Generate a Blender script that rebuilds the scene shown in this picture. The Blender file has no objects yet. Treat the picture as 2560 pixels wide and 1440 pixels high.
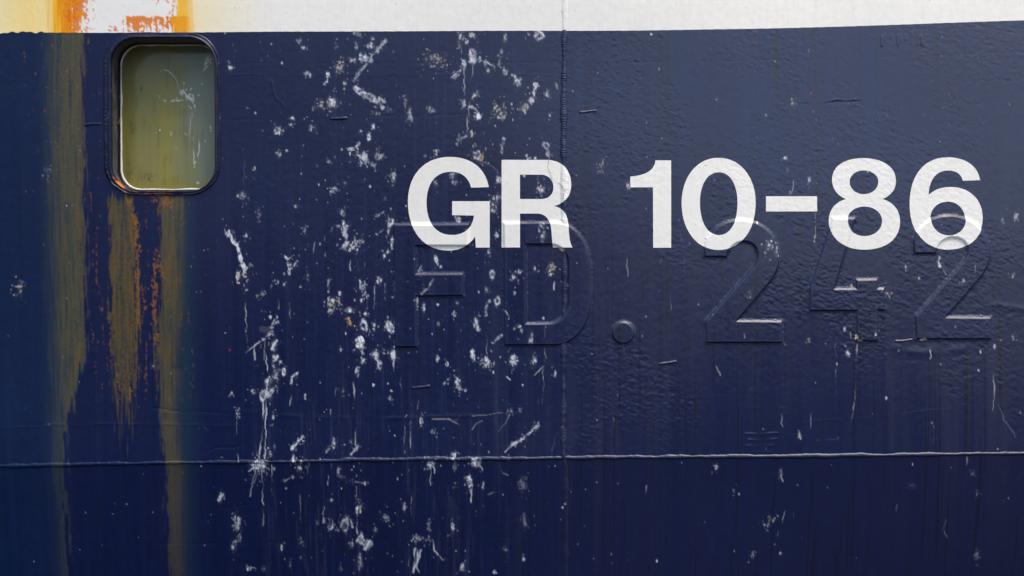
import bpy, math, random
import numpy as np
from mathutils import Vector, geometry

# ------------------------------------------------------------------ camera, sky, sun, exposure
SC = bpy.context.scene
S = 0.002            # metres per photograph pixel on the hull plane
D = 6.0              # camera to hull
ZC = 2.5             # camera height
cam_d = bpy.data.cameras.new("camera")
cam = bpy.data.objects.new("camera", cam_d)
SC.collection.objects.link(cam)
LEAN = math.radians(-1.0)   # lean put into the side to shape its sheen; the camera looks square onto it
cam.location = (0, -D * math.cos(LEAN), ZC + D * math.sin(LEAN))
cam.rotation_euler = (math.radians(90) - LEAN, 0, 0)
cam_d.sensor_width = 36
cam_d.lens = 36 * D / (2560 * S)
cam_d.clip_end = 5000
SC.camera = cam

SUN_EL, SUN_AZ = 62.0, 36.0      # azimuth measured from the hull's normal, to the right
w = bpy.data.worlds.new("World")
SC.world = w
w.use_nodes = True
nt = w.node_tree
nt.nodes.clear()
sky = nt.nodes.new("ShaderNodeTexSky")
sky.sky_type = 'NISHITA'
sky.sun_disc = False
sky.sun_elevation = math.radians(SUN_EL)
sky.sun_rotation = math.radians(180 - SUN_AZ)
sky.air_density = 1.0
sky.dust_density = 4.0
sky.ozone_density = 4.2
bg = nt.nodes.new("ShaderNodeBackground")
bg.inputs["Strength"].default_value = 0.15
out = nt.nodes.new("ShaderNodeOutputWorld")
nt.links.new(sky.outputs[0], bg.inputs[0])
nt.links.new(bg.outputs[0], out.inputs[0])

sun_d = bpy.data.lights.new("sun", 'SUN')
sun_d.energy = 1.5
sun_d.angle = math.radians(26)
sun_d.color = (1.0, 0.89, 0.72)
sun = bpy.data.objects.new("sun", sun_d)
SC.collection.objects.link(sun)
_e, _a = math.radians(SUN_EL), math.radians(SUN_AZ)
sun_dir = Vector((math.cos(_e) * math.sin(_a), -math.cos(_e) * math.cos(_a), math.sin(_e)))
sun.rotation_euler = sun_dir.to_track_quat('Z', 'Y').to_euler()
sun.location = sun_dir * 20

SC.render.engine = 'CYCLES'
SC.cycles.use_denoising = True
SC.view_settings.view_transform = 'Standard'
SC.view_settings.look = 'None'
SC.view_settings.gamma = 1
SC.view_settings.use_curve_mapping = False
SC.view_settings.exposure = 0.66

# ------------------------------------------------------------------ raster of the paint and relief (photograph pixels)
rng = np.random.default_rng(7)
rnd = random.Random(11)
X0, X1, Y0, Y1, P = -700, 3260, -400, 1840, 2.0
NX, NY = int((X1 - X0) / P) + 1, int((Y1 - Y0) / P) + 1
gx = X0 + P * np.arange(NX)
gy = Y0 + P * np.arange(NY)
GX, GY = np.meshgrid(gx, gy)
GX = GX.astype(np.float32)
GY = GY.astype(np.float32)
_fx = np.fft.rfftfreq(NX)[None, :]
_fy = np.fft.fftfreq(NY)[:, None]

def fnoise(sx, sy, ang=0.0):
    """white noise blurred by sx, sy photograph pixels, mean 0, deviation 1"""
    c, s = math.cos(ang), math.sin(ang)
    u, v = _fx * c + _fy * s, -_fx * s + _fy * c
    g = np.exp(-2 * (math.pi ** 2) * ((u * sx / P) ** 2 + (v * sy / P) ** 2))
    n = np.fft.irfft2(np.fft.rfft2(rng.standard_normal((NY, NX))) * g, (NY, NX))
    return ((n - n.mean()) / n.std()).astype(np.float32)

def samp(a, x, y):
    """bilinear look-up of a raster at photograph pixels"""
    u = np.clip((np.asarray(x) - X0) / P, 0, NX - 1.001)
    v = np.clip((np.asarray(y) - Y0) / P, 0, NY - 1.001)
    i, j = u.astype(int), v.astype(int)
    fu, fv = u - i, v - j
    if a.ndim == 3:
        fu, fv = fu[..., None], fv[..., None]
    return (a[j, i] * (1 - fu) * (1 - fv) + a[j, i + 1] * fu * (1 - fv)
            + a[j + 1, i] * (1 - fu) * fv + a[j + 1, i + 1] * fu * fv)

def wrap(a, x, y):
    """nearest look-up with wrap-around, coordinates in samples"""
    return a[np.asarray(y).astype(int) % NY, np.asarray(x).astype(int) % NX]

def ss(a, b, x):
    t = np.clip((x - a) / (b - a), 0, 1)
    return t * t * (3 - 2 * t)

def lin(c):
    c = np.asarray(c, dtype=np.float64) / 255.0
    return np.where(c <= 0.04045, c / 12.92, ((c + 0.055) / 1.055) ** 2.4).astype(np.float32)

N2 = fnoise(1.5, 1.5)
N4 = fnoise(4, 4)
N12 = fnoise(12, 12)
N60 = fnoise(60, 60)
N200 = fnoise(200, 160)
BR = fnoise(1.6, 26)          # vertical bristle marks
BR2 = fnoise(2.2, 9)
STK = fnoise(7, 170)          # long vertical runs
STK2 = fnoise(2.0, 120)
WRK = fnoise(3.6, 1.9, 0.35)  # wrinkled paint
WRK2 = fnoise(2.6, 1.7, -0.5)

def curve(pts):
    xs, ys = zip(*pts)
    return lambda x: np.interp(x, xs, ys)

PAINT_LINE = curve([(-700, 92), (0, 88), (115, 86), (240, 87), (500, 85), (700, 82), (1000, 80), (1400, 76), (1480, 75),
                    (1600, 73), (2000, 62), (2300, 53), (2560, 44), (3260, 14)])
WELD_H = curve([(-700, 1178), (0, 1168), (140, 1165), (350, 1161), (600, 1157), (800, 1153), (1000, 1149), (1200, 1147),
                (1400, 1145), (1480, 1143), (1700, 1142), (1900, 1141), (2200, 1138), (2560, 1132), (3260, 1118)])
WELD_V = curve([(-400, 1414), (0, 1413), (80, 1411), (400, 1409), (560, 1411), (700, 1412), (900, 1408), (1145, 1408),
                (1160, 1415), (1440, 1417), (1840, 1418)])

# ---- glyph outlines: a path is a list of points and cubic curves, in its own crop's pixels
def path(ox, oy, s, *cmds, n=14):
    pts = []
    for c in cmds:
        if len(c) == 2:
            pts.append(c)
        else:
            a = pts[-1]
            for k in range(1, n + 1):
                t = k / n
                m = 1 - t
                pts.append((m**3 * a[0] + 3 * m * m * t * c[0] + 3 * m * t * t * c[2] + t**3 * c[4],
                            m**3 * a[1] + 3 * m * m * t * c[1] + 3 * m * t * t * c[3] + t**3 * c[5]))
    if abs(pts[0][0] - pts[-1][0]) + abs(pts[0][1] - pts[-1][1]) < 1e-6:
        pts.pop()
    return [(ox + s * x, oy + s * y) for x, y in pts]

def oval(ox, oy, s, top, right, bottom, left, k=0.57):
    (tx, ty), (rx, ry), (bx, by), (lx, ly) = top, right, bottom, left
    return path(ox, oy, s, (tx, ty),
                (tx + k * (rx - tx), ty, rx, ry - k * (ry - ty), rx, ry),
                (rx, ry + k * (by - ry), bx + k * (rx - bx), by, bx, by),
                (bx - k * (bx - lx), by, lx, ly + k * (by - ly), lx, ly),
                (lx, ly - k * (ly - ty), tx - k * (tx - lx), ty, tx, ty))

q = 240 / 1329
WHITE = [
    ("G", "painted_letter", [path(1000, 380, q, (1230, 488), (1185, 225, 985, 70, 690, 70), (330, 70, 110, 325, 110, 690),
        (110, 1090, 325, 1365, 670, 1365), (820, 1365, 950, 1305, 1040, 1170), (1050, 1323), (1242, 1323), (1242, 682),
        (722, 682), (722, 875), (1025, 880), (1005, 1050, 895, 1150, 720, 1150), (500, 1150, 368, 980, 368, 700),
        (368, 430, 500, 275, 705, 275), (850, 275, 950, 350, 985, 495))]),
    ("R", "painted_letter", [path(1230, 380, q, (133, 110), (775, 110), (965, 115, 1097, 250, 1097, 450),
        (1097, 610, 1005, 715, 850, 750), (985, 770, 1050, 860, 1058, 1030), (1066, 1180, 1080, 1270, 1113, 1323),
        (845, 1323), (825, 1240, 830, 1120, 810, 1010), (780, 905, 720, 853, 620, 853), (387, 853), (387, 1323), (133, 1323)),
        path(1230, 380, q, (387, 315), (690, 315), (790, 325, 850, 395, 850, 490), (850, 590, 785, 650, 680, 652), (387, 652))]),
    ("1", "painted_digit", [path(1560, 380, q, (440, 110), (659, 110), (655, 1325), (405, 1325), (405, 487), (90, 487),
        (90, 337), (270, 325, 425, 270, 440, 110))]),
    ("0", "painted_digit", [oval(1690, 380, q, (600, 72), (1113, 690), (590, 1357), (82, 710), 0.58),
        oval(1690, 380, q, (605, 275), (860, 690), (595, 1150), (337, 700), 0.6)]),
    ("-", "painted_dash", [path(1890, 380, q, (148, 609), (857, 609), (857, 820), (148, 820))]),
    ("8", "painted_digit", [path(2050, 380, q, (375, 648), (250, 600, 183, 500, 183, 385), (183, 180, 370, 76, 625, 76),
        (880, 76, 1070, 190, 1070, 390), (1070, 500, 1010, 590, 880, 648), (1030, 690, 1117, 800, 1117, 960),
        (1117, 1200, 920, 1352, 620, 1352), (330, 1352, 128, 1200, 128, 965), (128, 800, 220, 690, 375, 648)),
        oval(2050, 380, q, (625, 248), (825, 400), (620, 580), (427, 410)),
        oval(2050, 380, q, (625, 752), (868, 950), (620, 1163), (387, 950))]),
    ("6", "painted_digit", [path(2250, 380, q, (1130, 385), (1105, 190, 940, 65, 685, 65), (350, 65, 145, 330, 145, 740),
        (145, 1120, 350, 1352, 660, 1352), (960, 1352, 1155, 1170, 1155, 900), (1155, 650, 980, 480, 720, 480),
        (590, 480, 480, 520, 412, 595), (420, 370, 530, 250, 690, 250), (800, 250, 870, 300, 890, 393)),
        oval(2250, 380, q, (680, 684), (910, 930), (675, 1155), (430, 915))]),
]
qa, qb, qc = 240 / 1016, 260 / 1101, 230 / 946
RAISED = [
    ("F", "raised_letter", [path(960, 540, qa, (105, 88), (897, 84), (897, 316), (335, 316), (337, 612), (833, 610), (833, 842),
        (340, 848), (350, 1385), (118, 1385))]),
    ("D", "raised_letter", [path(1240, 540, qb, (80, 70), (650, 68), (880, 85, 1000, 330, 1000, 560), (1003, 900),
        (990, 1150, 850, 1365, 600, 1365), (95, 1365)),
        path(1240, 540, qb, (312, 300), (590, 300), (720, 320, 770, 420, 770, 520), (770, 940), (750, 1060, 660, 1135, 540, 1137), (318, 1137))]),
    (".", "raised_full_stop", [oval(1557.6, 831.4, 1.0, (0, -27), (27, 0), (0, 27), (-27, 0), 0.552)]),
    ("2", "raised_digit", [path(1740, 530, qa, (92, 470), (90, 390), (110, 230, 250, 80, 480, 80), (720, 80, 878, 260, 878, 480),
        (878, 640, 800, 720, 730, 800), (430, 1150), (905, 1155), (900, 1380), (110, 1380), (103, 1150), (600, 590),
        (650, 530, 655, 480, 650, 430), (640, 350, 580, 310, 495, 310), (410, 320, 340, 380, 325, 475))]),
    ("4", "raised_digit", [path(2010, 520, qc, (300, 102), (530, 102), (308, 830), (535, 830), (535, 735), (752, 732), (752, 828),
        (822, 828), (822, 1050), (752, 1050), (752, 1365), (538, 1365), (538, 1055), (58, 1055), (58, 825))]),
    ("2", "raised_digit", [path(2260, 520, qc, (105, 465), (100, 330), (160, 160, 300, 70, 490, 75), (720, 85, 885, 260, 885, 470),
        (870, 610, 800, 690, 740, 760), (420, 1120), (885, 1125), (880, 1345), (120, 1345), (112, 1110), (600, 560),
        (650, 500, 660, 450, 650, 400), (625, 330, 570, 300, 490, 300), (400, 310, 340, 370, 325, 465))]),
]

def sdf(loops, x, y):
    """signed distance in pixels, negative inside"""
    shp = np.shape(x)
    x, y = np.ravel(x).astype(np.float32), np.ravel(y).astype(np.float32)
    d2 = np.full(x.shape, 1e9, np.float32)
    inside = np.zeros(x.shape, bool)
    for lp in loops:
        for (ax, ay), (bx, by) in zip(lp, lp[1:] + lp[:1]):
            ex, ey = bx - ax, by - ay
            t = np.clip(((x - ax) * ex + (y - ay) * ey) / (ex * ex + ey * ey + 1e-9), 0, 1)
            d2 = np.minimum(d2, (x - ax - t * ex) ** 2 + (y - ay - t * ey) ** 2)
            if ay != by:
                c = ((ay > y) != (by > y)) & (x < ex * (y - ay) / ey + ax)
                inside ^= c
    d = np.sqrt(d2)
    return np.where(inside, -d, d).reshape(shp)

def bbox(loops, pad):
    a = np.array([p for lp in loops for p in lp])
    return a[:, 0].min() - pad, a[:, 0].max() + pad, a[:, 1].min() - pad, a[:, 1].max() + pad

LETTER_H = 0.0100
def letter_profile(s, x, y, loops):
    # upper edges shaped to a wider chamfer for highlights; lower ones steeper, for dark lines
    gy = np.clip((sdf(loops, x, y + 0.8) - sdf(loops, x, y - 0.8)) / 1.6, -1, 1)
    wd = 2.8 - 0.6 * gy
    ridge = 0.8 * samp(N2, x, y) + 0.6 * samp(N4, x, y)
    s = s + 0.18 * ridge
    h = LETTER_H * (0.7 * np.clip((wd - s) / (2 * wd), 0, 1) + 0.3 * ss(wd, -wd, s))
    h = h + 0.0012 * np.exp(-((s - 3.4) / 2.0) ** 2) * (1 + 0.7 * ridge)
    return h - 0.0012 * ss(6.0, 9.5, s)

# ------------------------------------------------------------------ relief of the plating
def polyline_dist(x, y, pts):
    """distance to a polyline and the running length at the nearest point"""
    d = np.full(np.shape(x), 1e9, np.float32)
    run = np.zeros(np.shape(x), np.float32)
    L = 0.0
    for (ax, ay), (bx, by) in zip(pts, pts[1:]):
        ex, ey = bx - ax, by - ay
        l = math.hypot(ex, ey) + 1e-6
        t = np.clip(((x - ax) * ex + (y - ay) * ey) / (l * l), 0, 1)
        dd = np.hypot(x - ax - t * ex, y - ay - t * ey)
        m = dd < d
        d = np.where(m, dd, d)
        run = np.where(m, L + t * l, run)
        L += l
    return d, run, L

def win(x0, x1, y0, y1):
    i0, i1 = max(0, int((x0 - X0) / P)), min(NX, int((x1 - X0) / P) + 2)
    j0, j1 = max(0, int((y0 - Y0) / P)), min(NY, int((y1 - Y0) / P) + 2)
    return slice(j0, j1), slice(i0, i1)

right = ss(1300, 1480, GX)
wm = ss(-0.35, 0.75, N60 * 0.8 + 0.5 * N200 + 0.25 * N12 + 0.55 * right - 0.25)
wm = wm * (0.22 + 0.78 * right) * (0.35 + 0.65 * ss(1260, 980, GY) + 0.15 * right)
top_strip = np.exp(-((GY - PAINT_LINE(GX) - 25) / 30) ** 2) * (GY > PAINT_LINE(GX)) * 0.5
wm = np.maximum(wm, top_strip * ss(-0.5, 0.6, N60))
wm = np.maximum(wm, 0.55 * np.exp(-((GX - 40) / 60) ** 2 - ((GY - 200) / 120) ** 2))
wm = np.where(GY < PAINT_LINE(GX), 0.12 + 0.25 * ss(0.6, 1.4, N60), wm)
# the ground-down halo around the first raised 2
for cx, cy, r in ((1880, 620, 95),):
    wm = wm * (1 - 0.75 * np.exp(-(((GX - cx) ** 2 + (GY - cy) ** 2) ** 0.5 / r) ** 4))
HR = 0.00023 * wm * (WRK * 0.8 + WRK2 * 0.5)
HR += 0.00009 * N4 + 0.00004 * N2
HR += 0.0050 * N200 + 0.0009 * N60 * (0.4 + 0.6 * ss(900, 1150, GY))
# long creases, cracks and lifted paint edges: polyline, half width px, height m
for pts, hw, h in [
    ([(-100, 1070), (60, 1071), (130, 1066), (300, 1062), (600, 1066)], 3.0, 0.0009),
    ([(380, 1022), (430, 1031), (480, 1028), (560, 1034)], 2.0, -0.0012),
    ([(560, 1025), (760, 1045), (980, 1047), (1180, 1040)], 5.0, 0.0008),
    ([(500, 1135), (540, 1122), (600, 1118)], 1.8, -0.0010),
    ([(540, 1275), (580, 1272), (640, 1262)], 2.0, -0.0012),
    ([(150, 1375), (400, 1370), (700, 1365), (1000, 1357), (1280, 1350)], 1.8, -0.0007),
    ([(540, 161), (900, 160), (1500, 156), (1800, 150), (2150, 141), (2560, 126), (3000, 110)], 1.3, -0.0005),
    ([(540, 190), (900, 189), (1480, 188)], 1.2, 0.0005),
    ([(540, 303), (740, 299), (1480, 278)], 1.5, -0.0004),
    ([(1512, 217), (1580, 244), (1710, 292)], 1.4, 0.0009),
    ([(1930, 252), (2020, 255), (2075, 253), (2165, 248)], 2.0, -0.0013),
    ([(1930, 252), (1960, 256), (2000, 250), (2050, 252), (2110, 245), (2170, 247), (2230, 225)], 2.5, 0.0011),
    ([(2150, 65), (2205, 92)], 1.8, 0.0010), ([(2450, 55), (2560, 80)], 1.3, -0.0009),
    ([(680, 205), (686, 232), (692, 248), (705, 256), (712, 268)], 2.4, 0.0016),
    ([(1765, 330), (1790, 360), (1700, 330)], 6.0, 0.0006),
    ([(1480, 1165), (1700, 1190), (1780, 1200)], 1.5, -0.0005),
    ([(1980, 1060), (2200, 1040), (2400, 1020)], 1.3, 0.0005),
    ([(1860, 1085), (1945, 1083)], 2.0, 0.0016), ([(1870, 1100), (1940, 1098)], 2.0, 0.0016),
    ([(1865, 1114), (1935, 1113)], 2.0, 0.0016), ([(1880, 1128), (1930, 1130)], 2.0, 0.0014),
    ([(2430, 772), (2480, 762), (2560, 775)], 8.0, 0.0010), ([(2230, 870), (2300, 885), (2400, 872)], 10.0, 0.0014),
]:
    xs, ys = zip(*pts)
    w_ = win(min(xs) - 30, max(xs) + 30, min(ys) - 30, max(ys) + 30)
    d, run, L = polyline_dist(GX[w_], GY[w_] + 1.2 * N12[w_], pts)
    HR[w_] += h * np.exp(-(d / hw) ** 2) * np.clip(0.8 + 0.4 * N12[w_], 0.1, 1.4)
# paint runs under the white edge at the right
for k in range(17):
    x = 2205 + rnd.random() * 110
    y0 = 74 + 10 * rnd.random() + (2260 - x) * 0.06
    ln = 10 + 18 * rnd.random()
    w_ = win(x - 8, x + 8, y0 - 8, y0 + ln + 10)
    d, run, L = polyline_dist(GX[w_], GY[w_], [(x, y0), (x + rnd.uniform(-1, 1), y0 + ln)])
    HR[w_] += 0.0011 * np.exp(-(d / (1.6 + run / L)) ** 2)

# right side rounded away above and below, shaped for its sheen gradient
HR -= ss(1250, 2200, GX) * (0.016 * np.minimum((GY - 760) * S, 0) ** 2 + 0.05 * np.maximum((GY - 900 - 0.12 * (2560 - GX)) * S, 0) ** 2)
HR -= np.tan(np.radians(np.interp(GX, [200, 1900], [-2.2, 1.8]))) * (720 - GY) * S    # twist put in for less sheen at left, more at right
HR -= np.tan(math.radians(7.0)) * np.maximum(GY - WELD_H(GX), 0) * S     # knuckle added at the long weld so the plating below reflects darker
HR = HR.astype(np.float32)
def base_h(x, y):
    return samp(HR, x, y)

BEADS = []   # (name, label, polyline, half width px, height m, ripple)
def bead_field(x, y, pts, hw, h, rip, seed):
    wob = 0.7 * samp(N12, x, y) + 0.35 * samp(N4, x, y)
    d, run, L = polyline_dist(x, y, pts)
    # scalloped deposits along the run
    f = run / (5.5 + 0.6 * math.sin(seed))
    k = np.floor(f + 0.25 * samp(N4, x, y))
    amp = (np.sin(k * 12.9898 + seed * 78.233) * 43758.5453) % 1.0
    saw = 1 - np.abs((f % 1.0) * 2 - 1)
    ww = hw * (1 + 0.24 * wob + rip * 0.25 * (amp - 0.5))
    c = np.clip(1 - (d / ww) ** 2, 0, 1) ** 0.6
    hh = h * c * (1 - rip * 0.42 * (1 - saw) * (0.4 + amp)) * (1 + 0.18 * wob)
    return hh, d - ww

def vpts(y0, y1, step=20):
    n = max(2, int((y1 - y0) / step))
    return [(float(WELD_V(y)), float(y)) for y in np.linspace(y0, y1, n)]

def hpts(x0, x1, step=40):
    n = max(2, int((x1 - x0) / step))
    return [(float(x), float(WELD_H(x)) + rnd.uniform(-1.0, 1.0)) for x in np.linspace(x0, x1, n)]

VW = float(PAINT_LINE(1411))
BEADS = [
    ("weld_bead", "off-white weld seam in the white band", vpts(-400, VW - 1), 6.0, 0.0045, 0.8, "white"),
    ("weld_bead", "vertical navy weld seam above the horizontal one", vpts(VW + 1, 1141), 6.8, 0.0075, 0.5, "navy"),
    ("weld_bead", "faint vertical weld seam below the horizontal one", vpts(1152, 1840), 5.0, 0.0028, 0.8, "navy"),
    ("weld_bead", "left half of the long horizontal weld seam", hpts(-700, 1411), 4.9, 0.0055, 0.5, "navy"),
    ("weld_bead", "right half of the long horizontal weld seam", hpts(1411, 3260), 4.8, 0.0054, 0.5, "navy"),
    ("weld_mark", "short raised weld mark right of the vertical seam", [(1451, 280), (1470, 278), (1489, 276)], 3.4, 0.006, 0.3, "navy"),
    ("weld_mark", "short raised weld mark above the letter G", [(829, 298), (848, 297), (866, 296)], 3.2, 0.006, 0.3, "navy"),
    ("weld_mark", "short raised weld mark below the full stop", [(1649, 909), (1668, 907), (1688, 904)], 3.4, 0.006, 0.3, "navy"),
    ("weld_mark", "short raised weld mark below the raised F", [(1031, 970), (1050, 968), (1071, 966)], 3.2, 0.006, 0.3, "navy"),
    ("weld_mark", "short raised weld mark left of the window", [(219, 315), (238, 312), (255, 312)], 3.2, 0.005, 0.6, "navy"),
    ("weld_mark", "short raised weld mark left of the last raised 2", [(2238, 853), (2258, 852), (2278, 849)], 3.0, 0.005, 0.3, "navy"),
]
def bead_box(b, pad=12):
    a = np.array(b[2])
    return a[:, 0].min() - pad, a[:, 0].max() + pad, a[:, 1].min() - pad, a[:, 1].max() + pad

def full_h(x, y):
    """relief with beads and raised characters, for what is painted or dropped over them"""
    h = base_h(x, y).astype(np.float64)
    add = np.zeros_like(h)
    for k, b in enumerate(BEADS):
        x0, x1, y0, y1 = bead_box(b)
        m = (x > x0) & (x < x1) & (y > y0) & (y < y1)
        if m.any():
            f, _ = bead_field(x[m], y[m], b[2], b[3], b[4], b[5], k)
            add[m] = np.maximum(add[m], f)
    for _, _, loops in RAISED:
        x0, x1, y0, y1 = bbox(loops, 10)
        m = (x > x0) & (x < x1) & (y > y0) & (y < y1)
        if m.any():
            add[m] = np.maximum(add[m], letter_profile(sdf(loops, x[m], y[m]), x[m], y[m], loops))
    return h + add

# ------------------------------------------------------------------ droppings: shapes evaluated anywhere
def drop_alpha(d, x, y):
    k = d["k"]
    sd = d["seed"]
    if k in "osprf":
        ca, sa = math.cos(d["a"]), math.sin(d["a"])
        u = ((x - d["x"]) * ca + (y - d["y"]) * sa)
        v = (-(x - d["x"]) * sa + (y - d["y"]) * ca)
        un, vn = u / d["rx"], v / d["ry"]
        r = np.hypot(un, vn) + 1e-6
        th = np.arctan2(vn, un)
        n1 = samp(N4, x + 37 * (sd % 13), y + 53 * (sd % 7))
        n2 = samp(N2, x + 17 * (sd % 11), y + 23 * (sd % 5))
        # marks left along the long axis
        br = wrap(BR, u * 0.9 + sd * 31, v * 0.35 + sd * 17)
        edge = 0.10 * np.sin(3 * th + sd) + 0.07 * np.sin(7 * th + 2 * sd) + 0.17 * n1
        if k == "o":      # solid
            a = ss(0, 0.3, 1 - r + edge) * np.clip(0.74 + 0.24 * br + 0.3 * n2, 0.15, 1)
        elif k == "p":    # thin, brushed
            a = ss(0, 0.4, 1 - r + edge) * np.clip(0.42 + 0.34 * br + 0.42 * n2, 0, 1)
        elif k == "s":    # speckled
            a = ss(0.2, 0.9, n2 + 0.4 * br + 0.5 - 1.3 * r) * 0.85
        elif k == "r":    # ring
            a = np.clip(np.exp(-((r - 0.78 + 0.4 * edge) / 0.24) ** 2) * np.clip(0.8 + 0.4 * n2, 0, 1)
                        + 0.3 * (r < 0.75) * np.clip(0.4 + 0.6 * n2, 0, 1), 0, 1)
        else:             # fringed splash with rays
            ray = 0.5 + 0.5 * np.sin(11 * th + sd) * np.sin(5 * th + 1.7 * sd)
            a = ss(0, 0.28, 0.62 + 0.5 * ray + 0.25 * edge - r) * np.clip(0.62 + 0.42 * n2 + 0.25 * br, 0.05, 1)
        return a * d["t"]
    pts = d["pts"]
    dist, run, L = polyline_dist(x + 1.0 * samp(N4, x, y), y, pts)
    if k == "m":          # smear of changing width
        f = run / L
        ww = d["w0"] + (d["w1"] - d["w0"]) * f
        n2 = samp(N2, x + 17 * (sd % 11), y + 23 * (sd % 5))
        br = wrap(BR, dist * 0.8 + sd * 31, run * 0.3 + sd * 19)
        a = ss(0, 0.5, 1 - dist / ww + 0.35 * samp(N4, x + sd * 3, y)) * np.clip(0.52 + 0.38 * br + 0.4 * n2, 0, 1)
        return a * d["t"]
    # drip or scratch: a thin line that comes and goes
    n = wrap(BR2, run * 0 + sd * 37, run * d.get("f", 0.35) + sd * 11)
    a = ss(1.0, 0.2, dist / (0.72 * d["w0"] * (1 + 0.35 * n))) * np.clip(0.38 + 0.55 * n, 0.7 * d.get("lo", 0), 1)
    return a * d["t"] * 0.85

def drop_box(d):
    if d["k"] in "osprf":
        r = max(d["rx"], d["ry"]) * 1.7 + 9
        return d["x"] - r, d["x"] + r, d["y"] - r, d["y"] + r
    xs, ys = zip(*d["pts"])
    p = max(d["w0"], d.get("w1", 0)) + 8
    return min(xs) - p, max(xs) + p, min(ys) - p, max(ys) + p

DROPS = []
_seed = [3]
def blob(k, x, y, rx, ry=None, deg=0, t=0.9, col=0, lab=None):
    _seed[0] += 1
    DROPS.append(dict(k=k, x=x, y=y, rx=rx, ry=ry or rx, a=math.radians(deg), t=t, c=col, seed=_seed[0], lab=lab))
def smear(pts, w0, w1, t=0.85, col=0, lab=None):
    _seed[0] += 1
    DROPS.append(dict(k="m", pts=pts, w0=w0, w1=w1, t=t, c=col, seed=_seed[0], lab=lab))
def drip(pts, wd=1.8, t=0.7, col=0, f=0.35, lo=0.0):
    _seed[0] += 1
    DROPS.append(dict(k="d", pts=pts, w0=wd, t=t, c=col, seed=_seed[0], f=f, lo=lo, lab=None))
def crop(ox, oy, s):
    return lambda *p: [(ox + s * p[i], oy + s * p[i + 1]) for i in range(0, len(p), 2)]

A = crop(540, 50, .2987)
def ab(c, k, x, y, rx, ry=None, deg=0, t=0.9, col=0, lab=None):
    (px, py), = c(x, y)
    blob(k, px, py, rx, ry, deg, t, col, lab)
ab(A, "s", 705, 190, 7, 9, 0, .7); ab(A, "o", 742, 243, 7, 5, 20, .7)
ab(A, "o", 1300, 222, 9, 9, 0, .85); ab(A, "p", 1235, 320, 12, 13, 0, .9)
smear(A(1420, 175, 1340, 275, 1230, 410, 1165, 500), 5, 3, .6, lab="long slanting white bird dropping smear under the white band, left of the vertical seam")
ab(A, "s", 1045, 360, 8, 8, 0, .9, 1); ab(A, "s", 1035, 415, 11, 9, 0, .9, 1)
ab(A, "p", 1155, 342, 12, 6, -15, .8); ab(A, "o", 780, 455, 9, 5, 35, .85); ab(A, "o", 795, 475, 4, 7)
ab(A, "o", 938, 468, 6, 8, 0, .95); smear(A(938, 480, 936, 520, 918, 543), 3.5, 1.5, .9)
ab(A, "f", 133, 408, 7, 9, -20, .85, lab="small white bird dropping just right of the window's upper corner")
ab(A, "o", 562, 366, 3, 4); ab(A, "f", 972, 695, 16, 15, 0, 1.0, lab="fringed white bird dropping left of a slanting oval one, below the white band")
ab(A, "s", 868, 712, 11, 14, 0, .8, 1)
smear(A(1160, 572, 1215, 610, 1300, 655, 1380, 690), 6, 12, .85, lab="long oval white bird dropping slanting down to the right, above the letter G's left side")
ab(A, "o", 1395, 735, 5, 5, 0, .7); ab(A, "p", 1330, 782, 14, 5, 15, .6, 1); ab(A, "p", 1440, 762, 14, 6, -15, .5, 2)
ab(A, "o", 1320, 892, 3.5, 7); ab(A, "p", 1215, 935, 5, 4); ab(A, "o", 1281, 978, 6, 12, 0, 1.0, lab="small upright solid white bird dropping, left of and above the letter G")
ab(A, "f", 523, 928, 11, 13, 0, .95, lab="fringed white bird dropping alone in the blue halfway between window and letter G")
ab(A, "p", 815, 905, 9, 10, 0, .7); ab(A, "o", 632, 880, 6, 3, -35); ab(A, "p", 648, 825, 5, 4)
smear(A(1145, 1120, 1200, 1140, 1260, 1175, 1305, 1205), 9, 9, .95, lab="wide ragged white bird dropping at the upper left of the letter G")
ab(A, "f", 1240, 1140, 12, 14, 0, .8); ab(A, "p", 1360, 1140, 13, 10, 0, .8); smear(A(1105, 1085, 1170, 1078, 1195, 1030), 3, 4, .8)
ab(A, "p", 1480, 1322, 8, 14, 0, 1.0, lab="upright oval white bird dropping just left of the letter G's top")
ab(A, "p", 530, 1125, 8, 6, 20, .7); ab(A, "p", 945, 1182, 4, 7, -20, .6); ab(A, "o", 848, 1220, 3, 5, 0, .6)
ab(A, "p", 1590, 670, 5, 9, 0, .5); ab(A, "p", 1620, 790, 6, 16, 15, .5); ab(A, "o", 1085, 535, 3, 6, -30, .8)
ab(A, "p", 1180, 235, 4, 9, 0, .7); ab(A, "p", 1015, 238, 3, 7, 35, .6); smear(A(1170, 120, 1240, 135), 5, 4, .7); ab(A, "o", 1315, 162, 5, 4)
ab(A, "p", 325, 1247, 3, 6, 20, .7); ab(A, "s", 980, 1415, 12, 8, 0, .8); ab(A, "p", 1087, 1365, 5, 6, 0, .5); ab(A, "o", 1290, 1393, 3, 3)
drip(A(195, 975, 210, 1060, 235, 1140, 243, 1300, 238, 1370), 2.2, .28, 2, lo=.5)

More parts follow.
